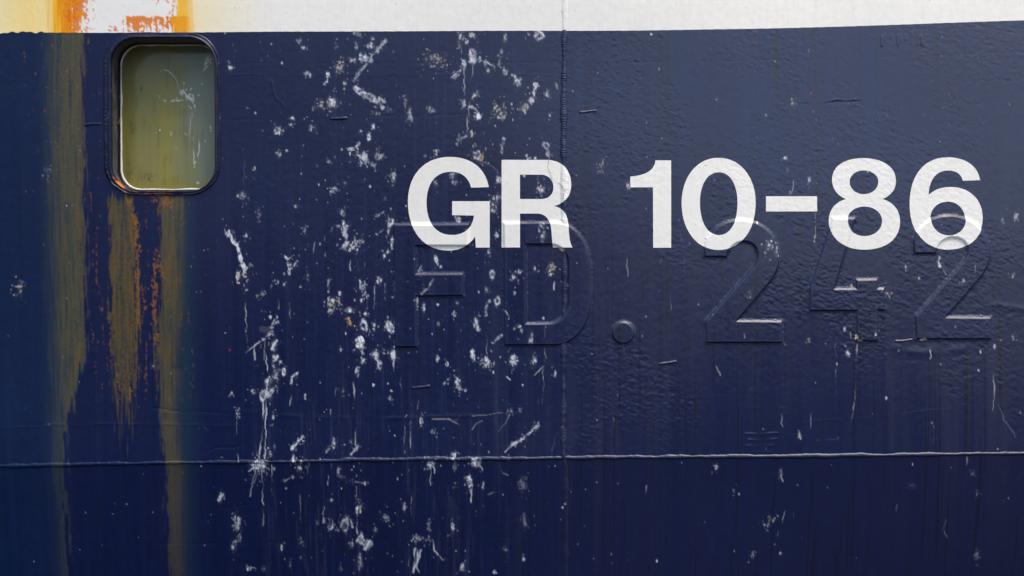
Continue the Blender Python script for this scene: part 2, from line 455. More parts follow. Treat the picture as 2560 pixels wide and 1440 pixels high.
B = crop(1000, 50, .2987)
ab(B, "p", 512, 145, 7, 13, 10, .9); ab(B, "f", 600, 130, 10, 8, 0, .85); ab(B, "o", 560, 188, 4, 7, 35, .7)
ab(B, "p", 880, 158, 5, 10, 15, .95); ab(B, "r", 1165, 125, 13, 12, 0, 1.0, lab="ring-shaped white bird dropping against the white band, left of the vertical seam")
ab(B, "p", 1045, 150, 4, 4, 0, .6); ab(B, "p", 1075, 120, 3, 4, 0, .6)
ab(B, "p", 612, 300, 9, 17, -10, 1.0); smear(B(615, 330, 690, 340, 740, 360, 772, 388), 4, 1.5, .9)
ab(B, "o", 612, 255, 6, 5, 0, .7); ab(B, "o", 610, 350, 9, 5, 0, .8)
ab(B, "o", 532, 365, 8, 8, 0, .9); smear(B(540, 385, 520, 415, 470, 455, 435, 482), 5, 2, .95, lab="white bird dropping with a tail to the lower left, under the white band")
ab(B, "s", 295, 335, 22, 14, 35, .85, 1, lab="speckled beige patch of bird dropping under the white band")
ab(B, "o", 734, 430, 5, 6, 0, .6); ab(B, "r", 878, 437, 5, 8, -30, .9); ab(B, "o", 828, 372, 4, 5, 0, .7); ab(B, "o", 848, 400, 4, 2, 25, .7)
ab(B, "o", 852, 270, 3, 5, 0, .6); ab(B, "o", 822, 300, 3, 4, 0, .6); ab(B, "f", 982, 520, 9, 12, -20, .85); ab(B, "o", 960, 475, 4, 5, 0, .7)
ab(B, "o", 1135, 545, 7, 7.5, 0, .95, lab="topmost of three round white droppings running down beside the vertical seam"); smear(B(1135, 560, 1122, 600, 1118, 640), 4, 6, .85)
ab(B, "o", 1100, 675, 8, 7, 0, .85, lab="lowest of three round white droppings running down beside the vertical seam")
ab(B, "f", 1237, 620, 7, 8, 0, .8); ab(B, "o", 1310, 540, 4, 5, 0, .7); ab(B, "p", 627, 628, 6, 14, 40, .85); drip(B(635, 580, 690, 610), 1.4, .6, 1)
ab(B, "o", 535, 700, 7, 9, 0, .75); smear(B(540, 715, 515, 745), 2.5, 1, .8); ab(B, "o", 655, 805, 10, 11, 0, 1.0, lab="round solid white bird dropping with a dark spot, above the gap between G and R")
smear(B(605, 720, 620, 745, 655, 770), 3.5, 2.5, .85); ab(B, "s", 838, 762, 15, 15, 40, 1.0, 1); ab(B, "s", 1035, 732, 14, 12, 0, 1.0, 1)
drip(B(512, 200, 515, 290), 1.8, .7); drip(B(540, 400, 538, 700), 1.7, .75); drip(B(608, 360, 612, 440, 600, 525), 2.0, .85); drip(B(560, 740, 556, 820, 566, 900, 568, 970), 1.8, .85)
drip(B(585, 680, 572, 760, 575, 860), 1.4, .6); ab(B, "s", 580, 965, 20, 5, -15, .8); smear(B(560, 975, 490, 1010, 475, 1040), 2.5, 3, .6)
ab(B, "r", 1225, 1050, 7, 9, -15, .8); ab(B, "p", 1240, 1120, 6, 11, 0, .7)
ab(B, "f", 655, 1140, 15, 16, 0, .95, 0, lab="ragged white and beige bird dropping touching the top right of the letter G"); ab(B, "o", 680, 1150, 7, 10, 10, .7, 3)
smear(B(870, 990, 855, 1060, 850, 1110), 3, 3, .6); ab(B, "p", 305, 1112, 6, 11, 0, .8); ab(B, "p", 210, 1140, 4, 4, 0, .5)
ab(B, "p", 440, 1300, 9, 9, 30, .9); ab(B, "p", 458, 1355, 7, 5, -30, .8); ab(B, "p", 825, 1340, 7, 10, 30, .8); drip(B(700, 1195, 770, 1225, 810, 1260), 1.6, .7)
ab(B, "f", 1180, 1418, 11, 12, 0, .9, 0, lab="star-shaped white bird dropping inside the bowl of the letter R"); ab(B, "o", 1180, 1425, 5, 4, 0, .7, 3)
for x, y in ((1060, 1135), (1080, 1150), (1070, 1165), (1095, 1155), (1130, 1155), (1040, 1305), (1155, 1308)):
    ab(B, "o", x, y, 3, 3.5, 0, .8)
drip(B(1143, 1090, 1130, 1150), 1.8, .7); ab(B, "o", 1257, 795, 3, 5, 0, .8); ab(B, "p", 260, 755, 9, 7, 20, .5); ab(B, "p", 80, 800, 6, 18, -20, .5)
ab(B, "o", 945, 835, 2, 4); ab(B, "o", 935, 705, 3, 3, 0, .7); ab(B, "o", 945, 742, 3, 2, 0, .7); ab(B, "p", 300, 1370, 4, 10, -20, .6)

C = crop(540, 470, .2987)
smear(C(118, 360, 135, 420, 180, 480, 205, 550, 225, 620, 238, 700), 5, 6, .95, lab="long curved white bird dropping smear in the blue, right of the rust runs")
smear(C(95, 370, 105, 400), 2.5, 2, .7); ab(C, "o", 185, 730, 3.5, 11, 5, .9); smear(C(240, 700, 285, 645), 3, 1.5, .8); ab(C, "s", 225, 745, 14, 16, 0, .9, 1)
drip(C(235, 790, 245, 900, 250, 1050, 258, 1250, 268, 1335, 255, 1370), 1.3, .75, lo=.35); ab(C, "o", 262, 850, 3, 4); smear(C(255, 1370, 350, 1300, 470, 1210), 2.2, 3.5, .7)
smear(C(570, 565, 600, 595, 622, 640, 615, 720), 4, 4, .95, lab="forked white bird dropping, the next one right of the long curved smear")
smear(C(640, 570, 612, 590), 3, 3, .85); smear(C(625, 680, 660, 650, 682, 610), 3, 3, .7); ab(C, "o", 260, 402, 4, 5, 0, .7)
ab(C, "p", 1062, 205, 6, 8, 0, .9); ab(C, "p", 1085, 325, 10, 12, 0, 1.0, lab="round white bird dropping with a tail below it, left of the letter G"); smear(C(1050, 315, 980, 348), 2, 1.2, .7)
smear(C(1085, 350, 1090, 430, 1070, 490), 5, 6, .6); ab(C, "p", 1188, 450, 17, 5.5, -52, .95); ab(C, "s", 1130, 490, 20, 9, 20, .9)
smear(C(1150, 500, 1185, 540, 1220, 520), 3, 2, .7); ab(C, "o", 745, 350, 3.5, 8, 30, .75)
ab(C, "p", 1462, 285, 9, 12, 10, 1.0, lab="white bird dropping at the upper left corner of the raised F"); smear(C(1450, 320, 1442, 390), 5, 2, .8); smear(C(1350, 245, 1400, 205), 3, 2, .7); smear(C(1345, 385, 1395, 355), 2.5, 2.5, .75)
ab(C, "p", 1473, 450, 3.5, 14, 5, .9); ab(C, "o", 1437, 535, 5, 7, 20, .8); ab(C, "o", 1410, 570, 3, 5, 20, .9)
smear(C(355, 905, 410, 880, 460, 840, 480, 800), 4, 3, .6); ab(C, "p", 505, 785, 8, 7, 0, .7); ab(C, "o", 575, 803, 3, 7, 40, .85); ab(C, "o", 1362, 765, 6.5, 11, -10, .95)
drip(C(1330, 820, 1325, 1010), 1.8, .7); drip(C(1250, 830, 1265, 950, 1275, 1100, 1290, 1300), 1.7, .75, lo=.2); drip(C(1415, 800, 1412, 940), 1.4, .5); drip(C(1185, 600, 1190, 720), 1.6, .7)
drip(C(1240, 630, 1225, 740), 1.7, .8); drip(C(1490, 600, 1492, 1290), 1.2, .45, 1); drip(C(1125, 610, 1122, 690), 2, .7)
ab(C, "s", 985, 975, 15, 17, 0, .9, 1); ab(C, "o", 970, 938, 8, 4); ab(C, "p", 1110, 1022, 15, 6, 15, .95)
ab(C, "p", 1115, 1125, 7, 12, -20, .9, 3, lab="small upright orange-tinged bird dropping left of the raised F's stem"); ab(C, "r", 1240, 1150, 8, 17, -10, .9)
ab(C, "p", 1328, 1168, 7, 11, 10, 1.0); ab(C, "r", 1455, 1165, 9, 17, -28, 1.0, lab="oval outlined white bird dropping against the left edge of the raised F's stem"); ab(C, "p", 1458, 1175, 7, 14, -28, .7)
ab(C, "o", 1205, 1300, 10.5, 18, -15, 1.0, lab="largest solid oval white bird dropping, low left of the raised F"); smear(C(1215, 1360, 1235, 1395), 4, 1.5, .9)
ab(C, "p", 1330, 1388, 10, 9, 0, .9); ab(C, "p", 1487, 1400, 8, 14, 0, .8)
smear(C(510, 1075, 470, 1135), 3, 2, .8); smear(C(525, 1115, 455, 1170), 3.5, 3, .85); ab(C, "o", 455, 1080, 4, 5)
ab(C, "p", 488, 1312, 7, 19, 30, .95, lab="slanting oval white bird dropping below the forked one"); ab(C, "p", 498, 1420, 8, 8, 30, .9); drip(C(415, 1140, 408, 1260, 402, 1440), 1.4, .5, 1, lo=.4)
drip(C(320, 1270, 318, 1440), 2, .7); ab(C, "o", 1260, 905, 2.5, 7); ab(C, "o", 1035, 885, 3.5, 6, 0, .95); ab(C, "o", 1215, 940, 3, 5); ab(C, "o", 1160, 940, 2, 3.5); ab(C, "o", 1250, 1050, 4, 5)
drip(C(910, 400, 912, 570), 1.8, .7); drip(C(828, 455, 822, 545), 1.6, .6); ab(C, "p", 765, 735, 5, 9, 0, .5); drip(C(618, 960, 620, 1090), 2, .5); ab(C, "p", 940, 800, 3, 12, 10, .5)
drip(C(1033, 710, 1030, 800), 2, .5); drip(C(520, 930, 525, 1010), 2.4, .7, 1); ab(C, "s", 225, 65, 12, 8, 20, .7); ab(C, "p", 670, 155, 6, 4, 0, .5); ab(C, "o", 1042, 1357, 2.5, 5, 0, .8); ab(C, "o", 1085, 1218, 2, 3)
ab(C, "s", 1230, 820, 10, 12, 0, .9); ab(C, "s", 360, 200, 5, 14, 0, .5)

Dd = crop(540, 880, .3888)
smear(Dd(370, 25, 390, 50, 410, 70), 4, 6, .95); drip(Dd(410, 65, 455, 97), 1.6, .8, lo=.4); ab(Dd, "r", 435, 130, 4.5, 10, 5, 1.0)
ab(Dd, "p", 382, 150, 9, 24, 32, .75, lab="large slanting grey-white bird dropping above the long weld seam, right of the rust runs"); ab(Dd, "o", 325, 190, 6, 12, 20, .9); ab(Dd, "o", 345, 265, 5, 21, 42, .9); ab(Dd, "r", 300, 280, 8, 15, 15, .9)
drip(Dd(318, 0, 328, 120), 1.7, .8, lo=.3); drip(Dd(303, 310, 300, 480, 290, 560, 275, 660), 2.6, .8, lo=.2); drip(Dd(320, 310, 316, 480, 312, 690), 1.8, .85, lo=.25); drip(Dd(255, 590, 268, 700), 2, .7)
smear(Dd(530, 130, 490, 160, 485, 200), 3.5, 3, .8); drip(Dd(487, 190, 480, 280, 473, 345), 2.6, .8)
ab(Dd, "f", 268, 735, 24, 17, 0, 1.0, lab="big fringed white bird dropping splashed over the long weld seam")
for p in ((250, 760, 225, 850, 208, 935), (265, 770, 235, 850), (290, 760, 292, 900, 290, 990), (315, 750, 318, 800), (275, 770, 270, 830), (240, 745, 210, 770)):
    drip(Dd(*p), 2.4, .85, lo=.25)
drip(Dd(355, 730, 352, 960), 1.6, .6); drip(Dd(170, 820, 175, 890), 1.4, .4); drip(Dd(130, 420, 128, 560, 138, 690), 1.7, .7); ab(Dd, "p", 135, 385, 4, 11, -15, .7)
ab(Dd, "p", 237, 255, 6, 7, 30, .8); ab(Dd, "o", 95, 270, 3, 5, 30, .8); smear(Dd(490, 620, 545, 555), 5, 2.5, .85); ab(Dd, "p", 550, 550, 3, 6, 0, .7)
ab(Dd, "p", 760, 590, 6, 14, 5, .95, lab="upright white bird dropping with a tail, just above the long weld seam"); drip(Dd(750, 610, 747, 690), 2, .8); smear(Dd(730, 620, 705, 645), 3, 2, .6)
ab(Dd, "o", 497, 693, 5, 8, 0, .95); ab(Dd, "s", 535, 750, 7, 16, 0, .8); drip(Dd(595, 710, 585, 790), 2.4, .75); smear(Dd(910, 605, 890, 635, 865, 662), 3, 3, .75)
drip(Dd(895, 480, 895, 600), 1.8, .7); ab(Dd, "p", 345, 655, 5, 12, -10, .85); drip(Dd(740, 720, 735, 790), 1.8, .7); drip(Dd(720, 800, 713, 860), 1.5, .6)
ab(Dd, "p", 122, 1105, 9, 23, 3, .75, lab="faint brushed upright dropping below the long weld seam, right of the rust runs"); ab(Dd, "p", 92, 1265, 7, 16, 25, .8); ab(Dd, "p", 125, 1215, 7, 14, 0, .4)
ab(Dd, "p", 914, 1012, 8, 16, 5, 1.0, lab="upright oval white bird dropping below the long weld seam, above a heap of three"); drip(Dd(900, 1040, 898, 1180), 2.6, .7); drip(Dd(897, 870, 897, 980), 2, .6)
ab(Dd, "o", 918, 1208, 6, 16, 38, .85); ab(Dd, "o", 965, 1262, 8, 18, 30, .9, lab="white bird dropping in the heap near the bottom edge"); ab(Dd, "o", 935, 1240, 8, 10, -30, .7); ab(Dd, "p", 860, 1252, 6, 7, 20, .8)
ab(Dd, "p", 915, 1370, 8, 24, 0, .7); ab(Dd, "p", 725, 1135, 9, 9, 20, .8); ab(Dd, "r", 820, 1120, 10, 22, 10, .6); smear(Dd(690, 1010, 675, 1045, 687, 1105), 2, 2, .6); smear(Dd(855, 1080, 870, 1140), 2.5, 2, .6)
for p in ((790, 1150, 785, 1215), (845, 1120, 840, 1180), (735, 1070, 745, 1130), (770, 1140, 775, 1170)):
    drip(Dd(*p), 2.4, .6)
ab(Dd, "p", 1025, 20, 10, 12, 0, 1.0); smear(Dd(1030, 40, 1048, 105), 5, 3, .7); ab(Dd, "p", 1138, 20, 7, 12, 0, .8); drip(Dd(1140, 50, 1145, 140), 2.4, .7)
ab(Dd, "o", 942, 62, 3.5, 9, 38, .9); ab(Dd, "p", 900, 125, 5, 11, 20, .9); ab(Dd, "o", 1012, 213, 2.5, 4); ab(Dd, "p", 815, 245, 4, 7, 0, .7); smear(Dd(570, 275, 575, 300), 2, 2, .7)
drip(Dd(768, 170, 770, 340), 1.8, .7); drip(Dd(885, 180, 892, 360), 2.0, .8); ab(Dd, "o", 1120, 298, 2, 6); ab(Dd, "o", 1125, 250, 4, 2.5, 20); drip(Dd(1188, 150, 1190, 260), 1.5, .6)
drip(Dd(245, 0, 235, 90), 2, .7); ab(Dd, "p", 362, 412, 4, 9, 0, .7); drip(Dd(215, 420, 214, 460), 2, .8); drip(Dd(730, 370, 737, 405), 1.8, .7); ab(Dd, "o", 736, 958, 3, 5, 0, .8); ab(Dd, "o", 783, 760, 4, 5, 0, .8)
ab(Dd, "p", 177, 1418, 4, 8, 0, .95); ab(Dd, "p", 283, 1422, 5, 7, 0, .8); ab(Dd, "p", 787, 1418, 5, 7, 0, .8); ab(Dd, "p", 405, 1280, 4, 9, 0, .7); ab(Dd, "o", 527, 1345, 2, 5, 0, .8); ab(Dd, "o", 597, 1342, 3, 4, 0, .8)
ab(Dd, "p", 455, 1390, 3, 12, 0, .5); drip(Dd(230, 1418, 200, 1412), 1.5, .6); ab(Dd, "p", 20, 940, 5, 14, 40, .95, lab="small white bird dropping just below the long weld seam, above the brushed faint one"); ab(Dd, "p", 5, 960, 5, 7, 0, .9)
ab(Dd, "p", 1090, 1075, 9, 14, 0, .4); ab(Dd, "p", 1018, 1155, 5, 9, 0, .6); ab(Dd, "p", 1205, 1000, 4, 13, 0, .5); drip(Dd(530, 900, 532, 1120), 1.5, .35); ab(Dd, "p", 525, 1230, 6, 14, 0, .35); drip(Dd(290, 990, 290, 1130), 1.8, .4)
smear(Dd(430, 835, 490, 805), 2.5, 2.5, .4); smear(Dd(780, 790, 860, 830, 950, 850), 4, 2, .35); ab(Dd, "o", 955, 850, 2.5, 4, 0, .8)

E = crop(1000, 880, .3888)
smear(E(465, 0, 480, 50), 6, 4, .9); ab(E, "f", 548, 68, 15, 17, 0, .95, lab="fringed white bird dropping below the raised D's left half"); ab(E, "f", 733, 60, 12, 15, 0, .95, lab="fringed white bird dropping below the middle of the raised D")
ab(E, "p", 860, 62, 8, 12, -15, .85); ab(E, "r", 302, 78, 3.5, 6, 0, .9); ab(E, "o", 243, 45, 3, 6, 30, .85); smear(E(285, 205, 310, 170, 345, 152), 2.5, 2.5, .75)
ab(E, "f", 373, 205, 8, 18, -8, 1.0, lab="upright fringed white bird dropping right of a short weld mark, below the raised letters"); ab(E, "o", 600, 132, 3, 4, 0, .8); ab(E, "p", 722, 128, 4, 4); drip(E(688, 160, 705, 178), 2.4, .9); ab(E, "o", 788, 212, 3, 4, 0, .8); ab(E, "o", 420, 245, 3, 4, 0, .7)
drip(E(932, 0, 930, 80, 918, 130, 922, 200, 915, 330), 1.7, .7, lo=.3); drip(E(925, 90, 862, 150), 1.8, .75, lo=.3); ab(E, "o", 998, 140, 3, 8, 0, .85); drip(E(895, 180, 892, 330), 1.6, .35)
ab(E, "p", 342, 665, 7, 10, 0, 1.0); ab(E, "f", 488, 705, 15, 15, 0, .95, lab="fringed white bird dropping on the long weld seam, the right-hand one"); ab(E, "f", 200, 720, 11, 14, 0, .85); ab(E, "p", 350, 735, 5, 14, 0, .6)
for p in ((195, 740, 192, 860), (215, 740, 218, 780), (500, 720, 530, 760), (480, 725, 470, 745), (350, 700, 350, 770), (192, 820, 193, 920), (455, 890, 453, 970)):
    drip(E(*p), 2.2, .8)
ab(E, "f", 445, 835, 9, 20, -12, 1.0, lab="largest white bird dropping below the long weld seam, under the letter G"); ab(E, "p", 535, 862, 4, 10, 15, .85); smear(E(570, 918, 592, 910), 2, 2, .8); ab(E, "p", 348, 860, 5, 9, 0, .6)
smear(E(880, 475, 840, 520, 785, 560), 5, 5, .95, lab="slanting white bird dropping with a long thin tail, above the long weld seam"); smear(E(785, 560, 740, 585, 670, 645), 3.5, 2, .8); ab(E, "p", 770, 372, 4, 5, 0, .8); ab(E, "p", 712, 375, 4, 7, 0, .5)
drip(E(465, 410, 560, 405, 640, 390, 720, 400, 770, 380), 1.3, .6, 1, lo=.4); drip(E(705, 400, 690, 440, 635, 510), 1.6, .55, lo=.3); drip(E(210, 432, 300, 430, 360, 438, 405, 392), 1.3, .75, 1, lo=.4); drip(E(310, 428, 385, 470), 1.2, .7, 1, lo=.4); drip(E(462, 500, 490, 460, 530, 440), 1.3, .7, 1, lo=.4)
ab(E, "p", 135, 440, 4, 13, 0, .8); drip(E(66, 450, 66, 540, 68, 660), 2.0, .85); drip(E(28, 480, 25, 640), 1.5, .5); drip(E(120, 240, 108, 365), 1.5, .6); drip(E(340, 335, 345, 370), 2, .5); drip(E(495, 290, 508, 360), 1.8, .5)
ab(E, "p", 335, 1138, 4, 11, 0, .9); ab(E, "p", 185, 1130, 4, 12, 20, .8); ab(E, "s", 120, 1215, 16, 6, -20, .7)
for p in ((60, 1290, 45, 1400), (90, 1280, 80, 1430), (110, 1290, 100, 1440), (130, 1290, 75, 1440), (95, 1380, 110, 1440), (205, 1220, 215, 1290, 240, 1320), (185, 1200, 190, 1250), (255, 1330, 268, 1355)):
    drip(E(*p), 3.0, .8)
ab(E, "p", 400, 1415, 5, 14, -10, .85); ab(E, "p", 605, 1435, 5, 6, 0, .8); ab(E, "s", 668, 1280, 8, 8, 0, .6); ab(E, "o", 795, 1348, 4, 5, 0, .7); drip(E(640, 730, 655, 775, 700, 795), 1.4, .5, lo=.3)
drip(E(75, 870, 65, 1000, 78, 1160), 1.5, .5); ab(E, "p", 785, 850, 10, 20, 0, .25); ab(E, "p", 800, 1100, 8, 20, 0, .3); drip(E(1000, 520, 975, 670), 1.2, .4, lo=.4); ab(E, "o", 570, 642, 2.5, 4); ab(E, "p", 220, 515, 2, 5, -30, .7)
drip(E(240, 905, 238, 945), 1.6, .6); ab(E, "p", 25, 1000, 5, 10, 0, .5)

F_ = crop(960, 370, .368)
for x, y, rx, ry, a_, k in ((765, 590, 5, 11, -15, "p"), (735, 855, 7, 12, 0, "r"), (880, 875, 5, 9, -20, "p"), (920, 843, 4, 6, 0, "p"), (697, 962, 5, 8, 0, "f"),
        (770, 1040, 7, 11, 0, "r"), (625, 1185, 6, 16, -15, "p"), (640, 1230, 5, 7, 0, "o"), (370, 1195, 4, 6, 0, "p"), (495, 1055, 6, 4, 15, "p"), (357, 765, 4, 11, -15, "o"),
        (268, 1090, 4, 14, 0, "p"), (480, 1130, 4, 10, -15, "p"), (1000, 1290, 6, 14, 5, "p"), (605, 1400, 7, 12, 0, "p"), (880, 1425, 10, 7, 0, "p"), (735, 400, 10, 14, 0, "s"), (770, 345, 12, 10, 0, "s"),
        (505, 490, 7, 8, 0, "p"), (1080, 590, 7, 13, 25, "p"), (1070, 530, 9, 7, 0, "s"), (885, 985, 3, 5, 0, "o"), (365, 1065, 3, 3, 0, "o"), (60, 1400, 7, 12, 0, "p"), (225, 1050, 3, 14, 0, "p"), (1025, 820, 5, 4, 0, "s"), (1083, 1155, 3, 4, 0, "o"), (715, 700, 4, 8, 0, "p")):
    ab(F_, k, x, y, rx, ry, a_, .85)
ab(F_, "f", 1140, 825, 9, 20, 5, 1.0, 1, lab="white bird dropping inside the hollow of the raised D")
drip(F_(1120, 790, 1102, 840, 1100, 900), 1.6, .8); drip(F_(1157, 910, 1155, 960), 2.4, .8); drip(F_(1095, 1210, 1093, 1330, 1098, 1440), 2.0, .8, 1, lo=.4); drip(F_(820, 1105, 870, 1160, 905, 1205), 1.8, .8, lo=.2); drip(F_(875, 1145, 940, 1105), 2.4, .6)
ab(F_, "p", 912, 1208, 8, 4, 15, .8); ab(F_, "o", 934, 1240, 3, 6, -10, .8); smear(F_(690, 1150, 692, 1080, 715, 1045, 740, 1040), 1.5, 3, .6); drip(F_(700, 1270, 698, 1400), 1.8, .45); smear(F_(740, 1320, 800, 1275), 3, 3, .6)
smear(F_(250, 1000, 300, 950, 330, 900), 3, 2, .6); drip(F_(235, 830, 238, 870), 3, .7); ab(F_, "p", 240, 830, 5, 7, -20, .8); drip(F_(710, 770, 712, 810), 2.2, .8); drip(F_(575, 300, 572, 330), 2, .7)

G_ = crop(1500, 370, .368)
ab(G_, "o", 1268, 65, 7, 4.5, 0, .85, lab="small white bird dropping above the dash"); ab(G_, "p", 1430, 210, 5, 8, 15, .7); ab(G_, "p", 1278, 150, 3, 7, 0, .7); smear(G_(1295, 310, 1318, 290), 2.5, 2, .9); drip(G_(1320, 220, 1318, 290), 1.5, .5); ab(G_, "p", 190, 250, 4, 10, 0, .8)
ab(G_, "s", 1150, 670, 9, 15, 0, 1.0, lab="speckled white bird dropping on the bend of the first raised 2"); ab(G_, "s", 1200, 710, 7, 9, 0, .9); ab(G_, "s", 1005, 1010, 7, 12, 0, .5, 1); drip(G_(540, 480, 552, 600, 575, 760, 578, 840), 1.0, .5, lo=.5); drip(G_(1467, 440, 1468, 600), 1.4, .5); ab(G_, "o", 1465, 600, 1.8, 5, 0, .8)
drip(G_(422, 700, 412, 780), 1.8, .6); drip(G_(190, 690, 188, 870), 1.3, .4); drip(G_(480, 860, 482, 1100), 1.2, .25); drip(G_(1228, 1180, 1235, 1290, 1258, 1340), 1.8, .7); drip(G_(160, 1345, 170, 1430), 1.3, .5, 1, lo=.4); drip(G_(978, 1260, 978, 1290), 2, .6)
H_ = crop(1980, 370, .368)
smear(H_(1000, 745, 1005, 800), 3, 3.5, .9); drip(H_(1005, 800, 1050, 860), 2, .8); drip(H_(1025, 780, 1035, 830), 1.4, .5); ab(H_, "p", 772, 810, 3, 7, 0, .6); ab(H_, "o", 865, 885, 2.5, 3.5); ab(H_, "o", 403, 933, 3, 3.5, 0, .95, 1)
ab(H_, "s", 655, 975, 7, 10, 0, .7, 1); ab(H_, "o", 563, 1265, 2.5, 4, 0, .95); drip(H_(297, 1290, 298, 1420), 2.0, .55, lo=.2); drip(H_(310, 1040, 310, 1180), 1.3, .4); drip(H_(440, 1330, 432, 1440), 1.7, .5); ab(H_, "o", 378, 1393, 3, 6, -30, .9); ab(H_, "p", 355, 1230, 2.5, 6, 0, .8)
drip(H_(165, 440, 160, 610), 1.4, .55); ab(H_, "o", 158, 605, 1.8, 5, 0, .8); ab(H_, "s", 1525, 465, 6, 9, 0, .6); ab(H_, "s", 1495, 865, 7, 5, 20, .7); ab(H_, "p", 1435, 495, 3, 7, 0, .5); drip(H_(1240, 790, 1240, 880), 1.5, .45); ab(H_, "p", 1155, 905, 6, 7, 0, .5); ab(H_, "o", 1100, 1213, 3, 3, 0, .7, 1)
ab(H_, "s", 110, 1305, 5, 5, 0, .8, 1); ab(H_, "o", 1370, 1345, 2, 5, 0, .8); drip(H_(935, 1375, 932, 1430), 2, .7); ab(H_, "p", 1500, 1285, 5, 3, -20, .8); drip(H_(1010, 1190, 1012, 1230), 1.4, .5)
drip(H_(390, 1250, 395, 1290), 1.6, .4)
I_ = crop(1980, 860, .4028)
for p in ((270, 0, 272, 80, 265, 380), (405, 0, 395, 160, 390, 300, 375, 420, 360, 500)):
    drip(I_(*p), 1.7, .55, lo=.25)
drip(I_(1245, 190, 1248, 280, 1235, 410), 1.8, .7, lo=.15); drip(I_(1270, 365, 1310, 470, 1385, 580), 1.2, .55, 2, lo=.5); ab(I_, "o", 345, 55, 3, 6, -30, .95); drip(I_(582, 285, 580, 340), 2.2, .7); drip(I_(602, 295, 603, 350), 2.2, .7); ab(I_, "o", 578, 335, 3, 4, 0, .95)
ab(I_, "p", 858, 485, 3.5, 6, 0, .9); drip(I_(868, 500, 872, 610), 1.6, .55); ab(I_, "o", 1150, 162, 3, 4, -30, .9); ab(I_, "o", 1250, 15, 2, 5); ab(I_, "o", 1163, 48, 2, 4); drip(I_(850, 40, 855, 80), 2, .7); drip(I_(660, 1000, 658, 1050), 1.8, .6); ab(I_, "o", 745, 745, 1.5, 3.5)
drip(I_(970, 1095, 955, 1160), 2, .5); drip(I_(965, 1170, 985, 1215), 2, .5); ab(I_, "p", 1180, 1330, 9, 14, 0, .35); drip(I_(910, 1330, 940, 1355), 1.4, .7); ab(I_, "p", 1115, 800, 5, 9, 0, .35); ab(I_, "p", 1150, 930, 4, 10, 0, .35); ab(I_, "p", 745, 882, 12, 10, 0, .22, 2); drip(I_(150, 595, 290, 588), 1.3, .5, 2); drip(I_(1075, 700, 1078, 750), 2.4, .4); drip(I_(120, 400, 112, 520), 1.6, .5)
ab(I_, "s", 45, 570, 3, 8, 0, .8, 1); drip(I_(25, 1055, 25, 1080), 2, .6)
J_ = crop(1480, 860, .4028)
drip(J_(770, 140, 795, 195), 2, .8, 1); ab(J_, "f", 768, 765, 7, 7, 0, .8); ab(J_, "p", 1172, 805, 4, 12, 0, .8); drip(J_(1172, 820, 1185, 855), 1.8, .7); ab(J_, "p", 885, 915, 3, 6, -20, .6); ab(J_, "o", 915, 935, 3, 4, -30, .8); ab(J_, "s", 1125, 1100, 8, 11, 20, .85, 1); ab(J_, "s", 1085, 1140, 6, 14, 0, .6)
drip(J_(1205, 1045, 1165, 1200), 1.4, .5); ab(J_, "o", 1185, 1315, 3, 5, 15, .8, 1); drip(J_(195, 0, 205, 70, 220, 130), 1.2, .45, 1, lo=.4); ab(J_, "o", 410, 1360, 2, 4); ab(J_, "o", 125, 1315, 1.5, 4, 0, .7); drip(J_(130, 450, 132, 700), 1.2, .3); ab(J_, "p", 1010, 1330, 4, 10, 0, .4); ab(J_, "s", 1285, 570, 4, 8, 0, .6, 1); drip(J_(340, 880, 335, 930), 2, .6); drip(J_(1175, 430, 1180, 510), 1.6, .5)
# left of the window and other lone marks
blob("s", 124, 430, 8, 16, 8, .8, 2, lab="faint grey scuff between the rust run and the left edge, level with the window's foot"); blob("s", 47, 725, 9, 17, 5, .75, 1, lab="speckled grey scuff near the left edge, lower than the window")
blob("s", 1504, 415, 9, 12, 0, .55, 1); blob("o", 1630, 82, 3, 3, 0, .7); blob("s", 1990, 255, 6, 9, 0, .6, 1); blob("o", 1796, 245, 3, 2, 0, .8, 1); blob("p", 2033, 127, 2, 5, 0, .6); drip([(2203, 243), (2203, 254)], 1.6, .7)
drip([(495, 1072), (510, 1070), (518, 1080)], 1.3, .6, lo=.4)

for k in range(720):        # fine flecks
    r_ = rnd.random()
    if r_ < 0.62:
        x, y = rnd.gauss(960, 270), rnd.uniform(80, 1440)
    else:
        x, y = rnd.uniform(-300, 2800), rnd.uniform(60, 1500)
    sz = rnd.uniform(0.9, 1.6) if rnd.random() < 0.85 else rnd.uniform(1.6, 2.6)
    blob("o", x, y, sz, sz * rnd.uniform(1, 1.7), rnd.uniform(-25, 25), rnd.uniform(.35, .85), rnd.choice((0, 0, 0, 0, 1, 2)))
for k in range(30):         # red flecks at the right
    blob("o", rnd.gauss(2270, 170), rnd.uniform(130, 420), rnd.uniform(1.0, 2.2), None, 0, .75, 4)
for x, y in ((120, 276), (118, 281), (573, 876), (575, 874), (2040, 275), (2034, 228), (2158, 300), (2286, 394), (2224, 285)):
    blob("o", x, y, 2.2, 3, 20, .85, 4)

DCOL = np.array([lin((232, 236, 242)), lin((206, 200, 188)), lin((120, 132, 160)), lin((226, 178, 120)), lin((190, 30, 45))])

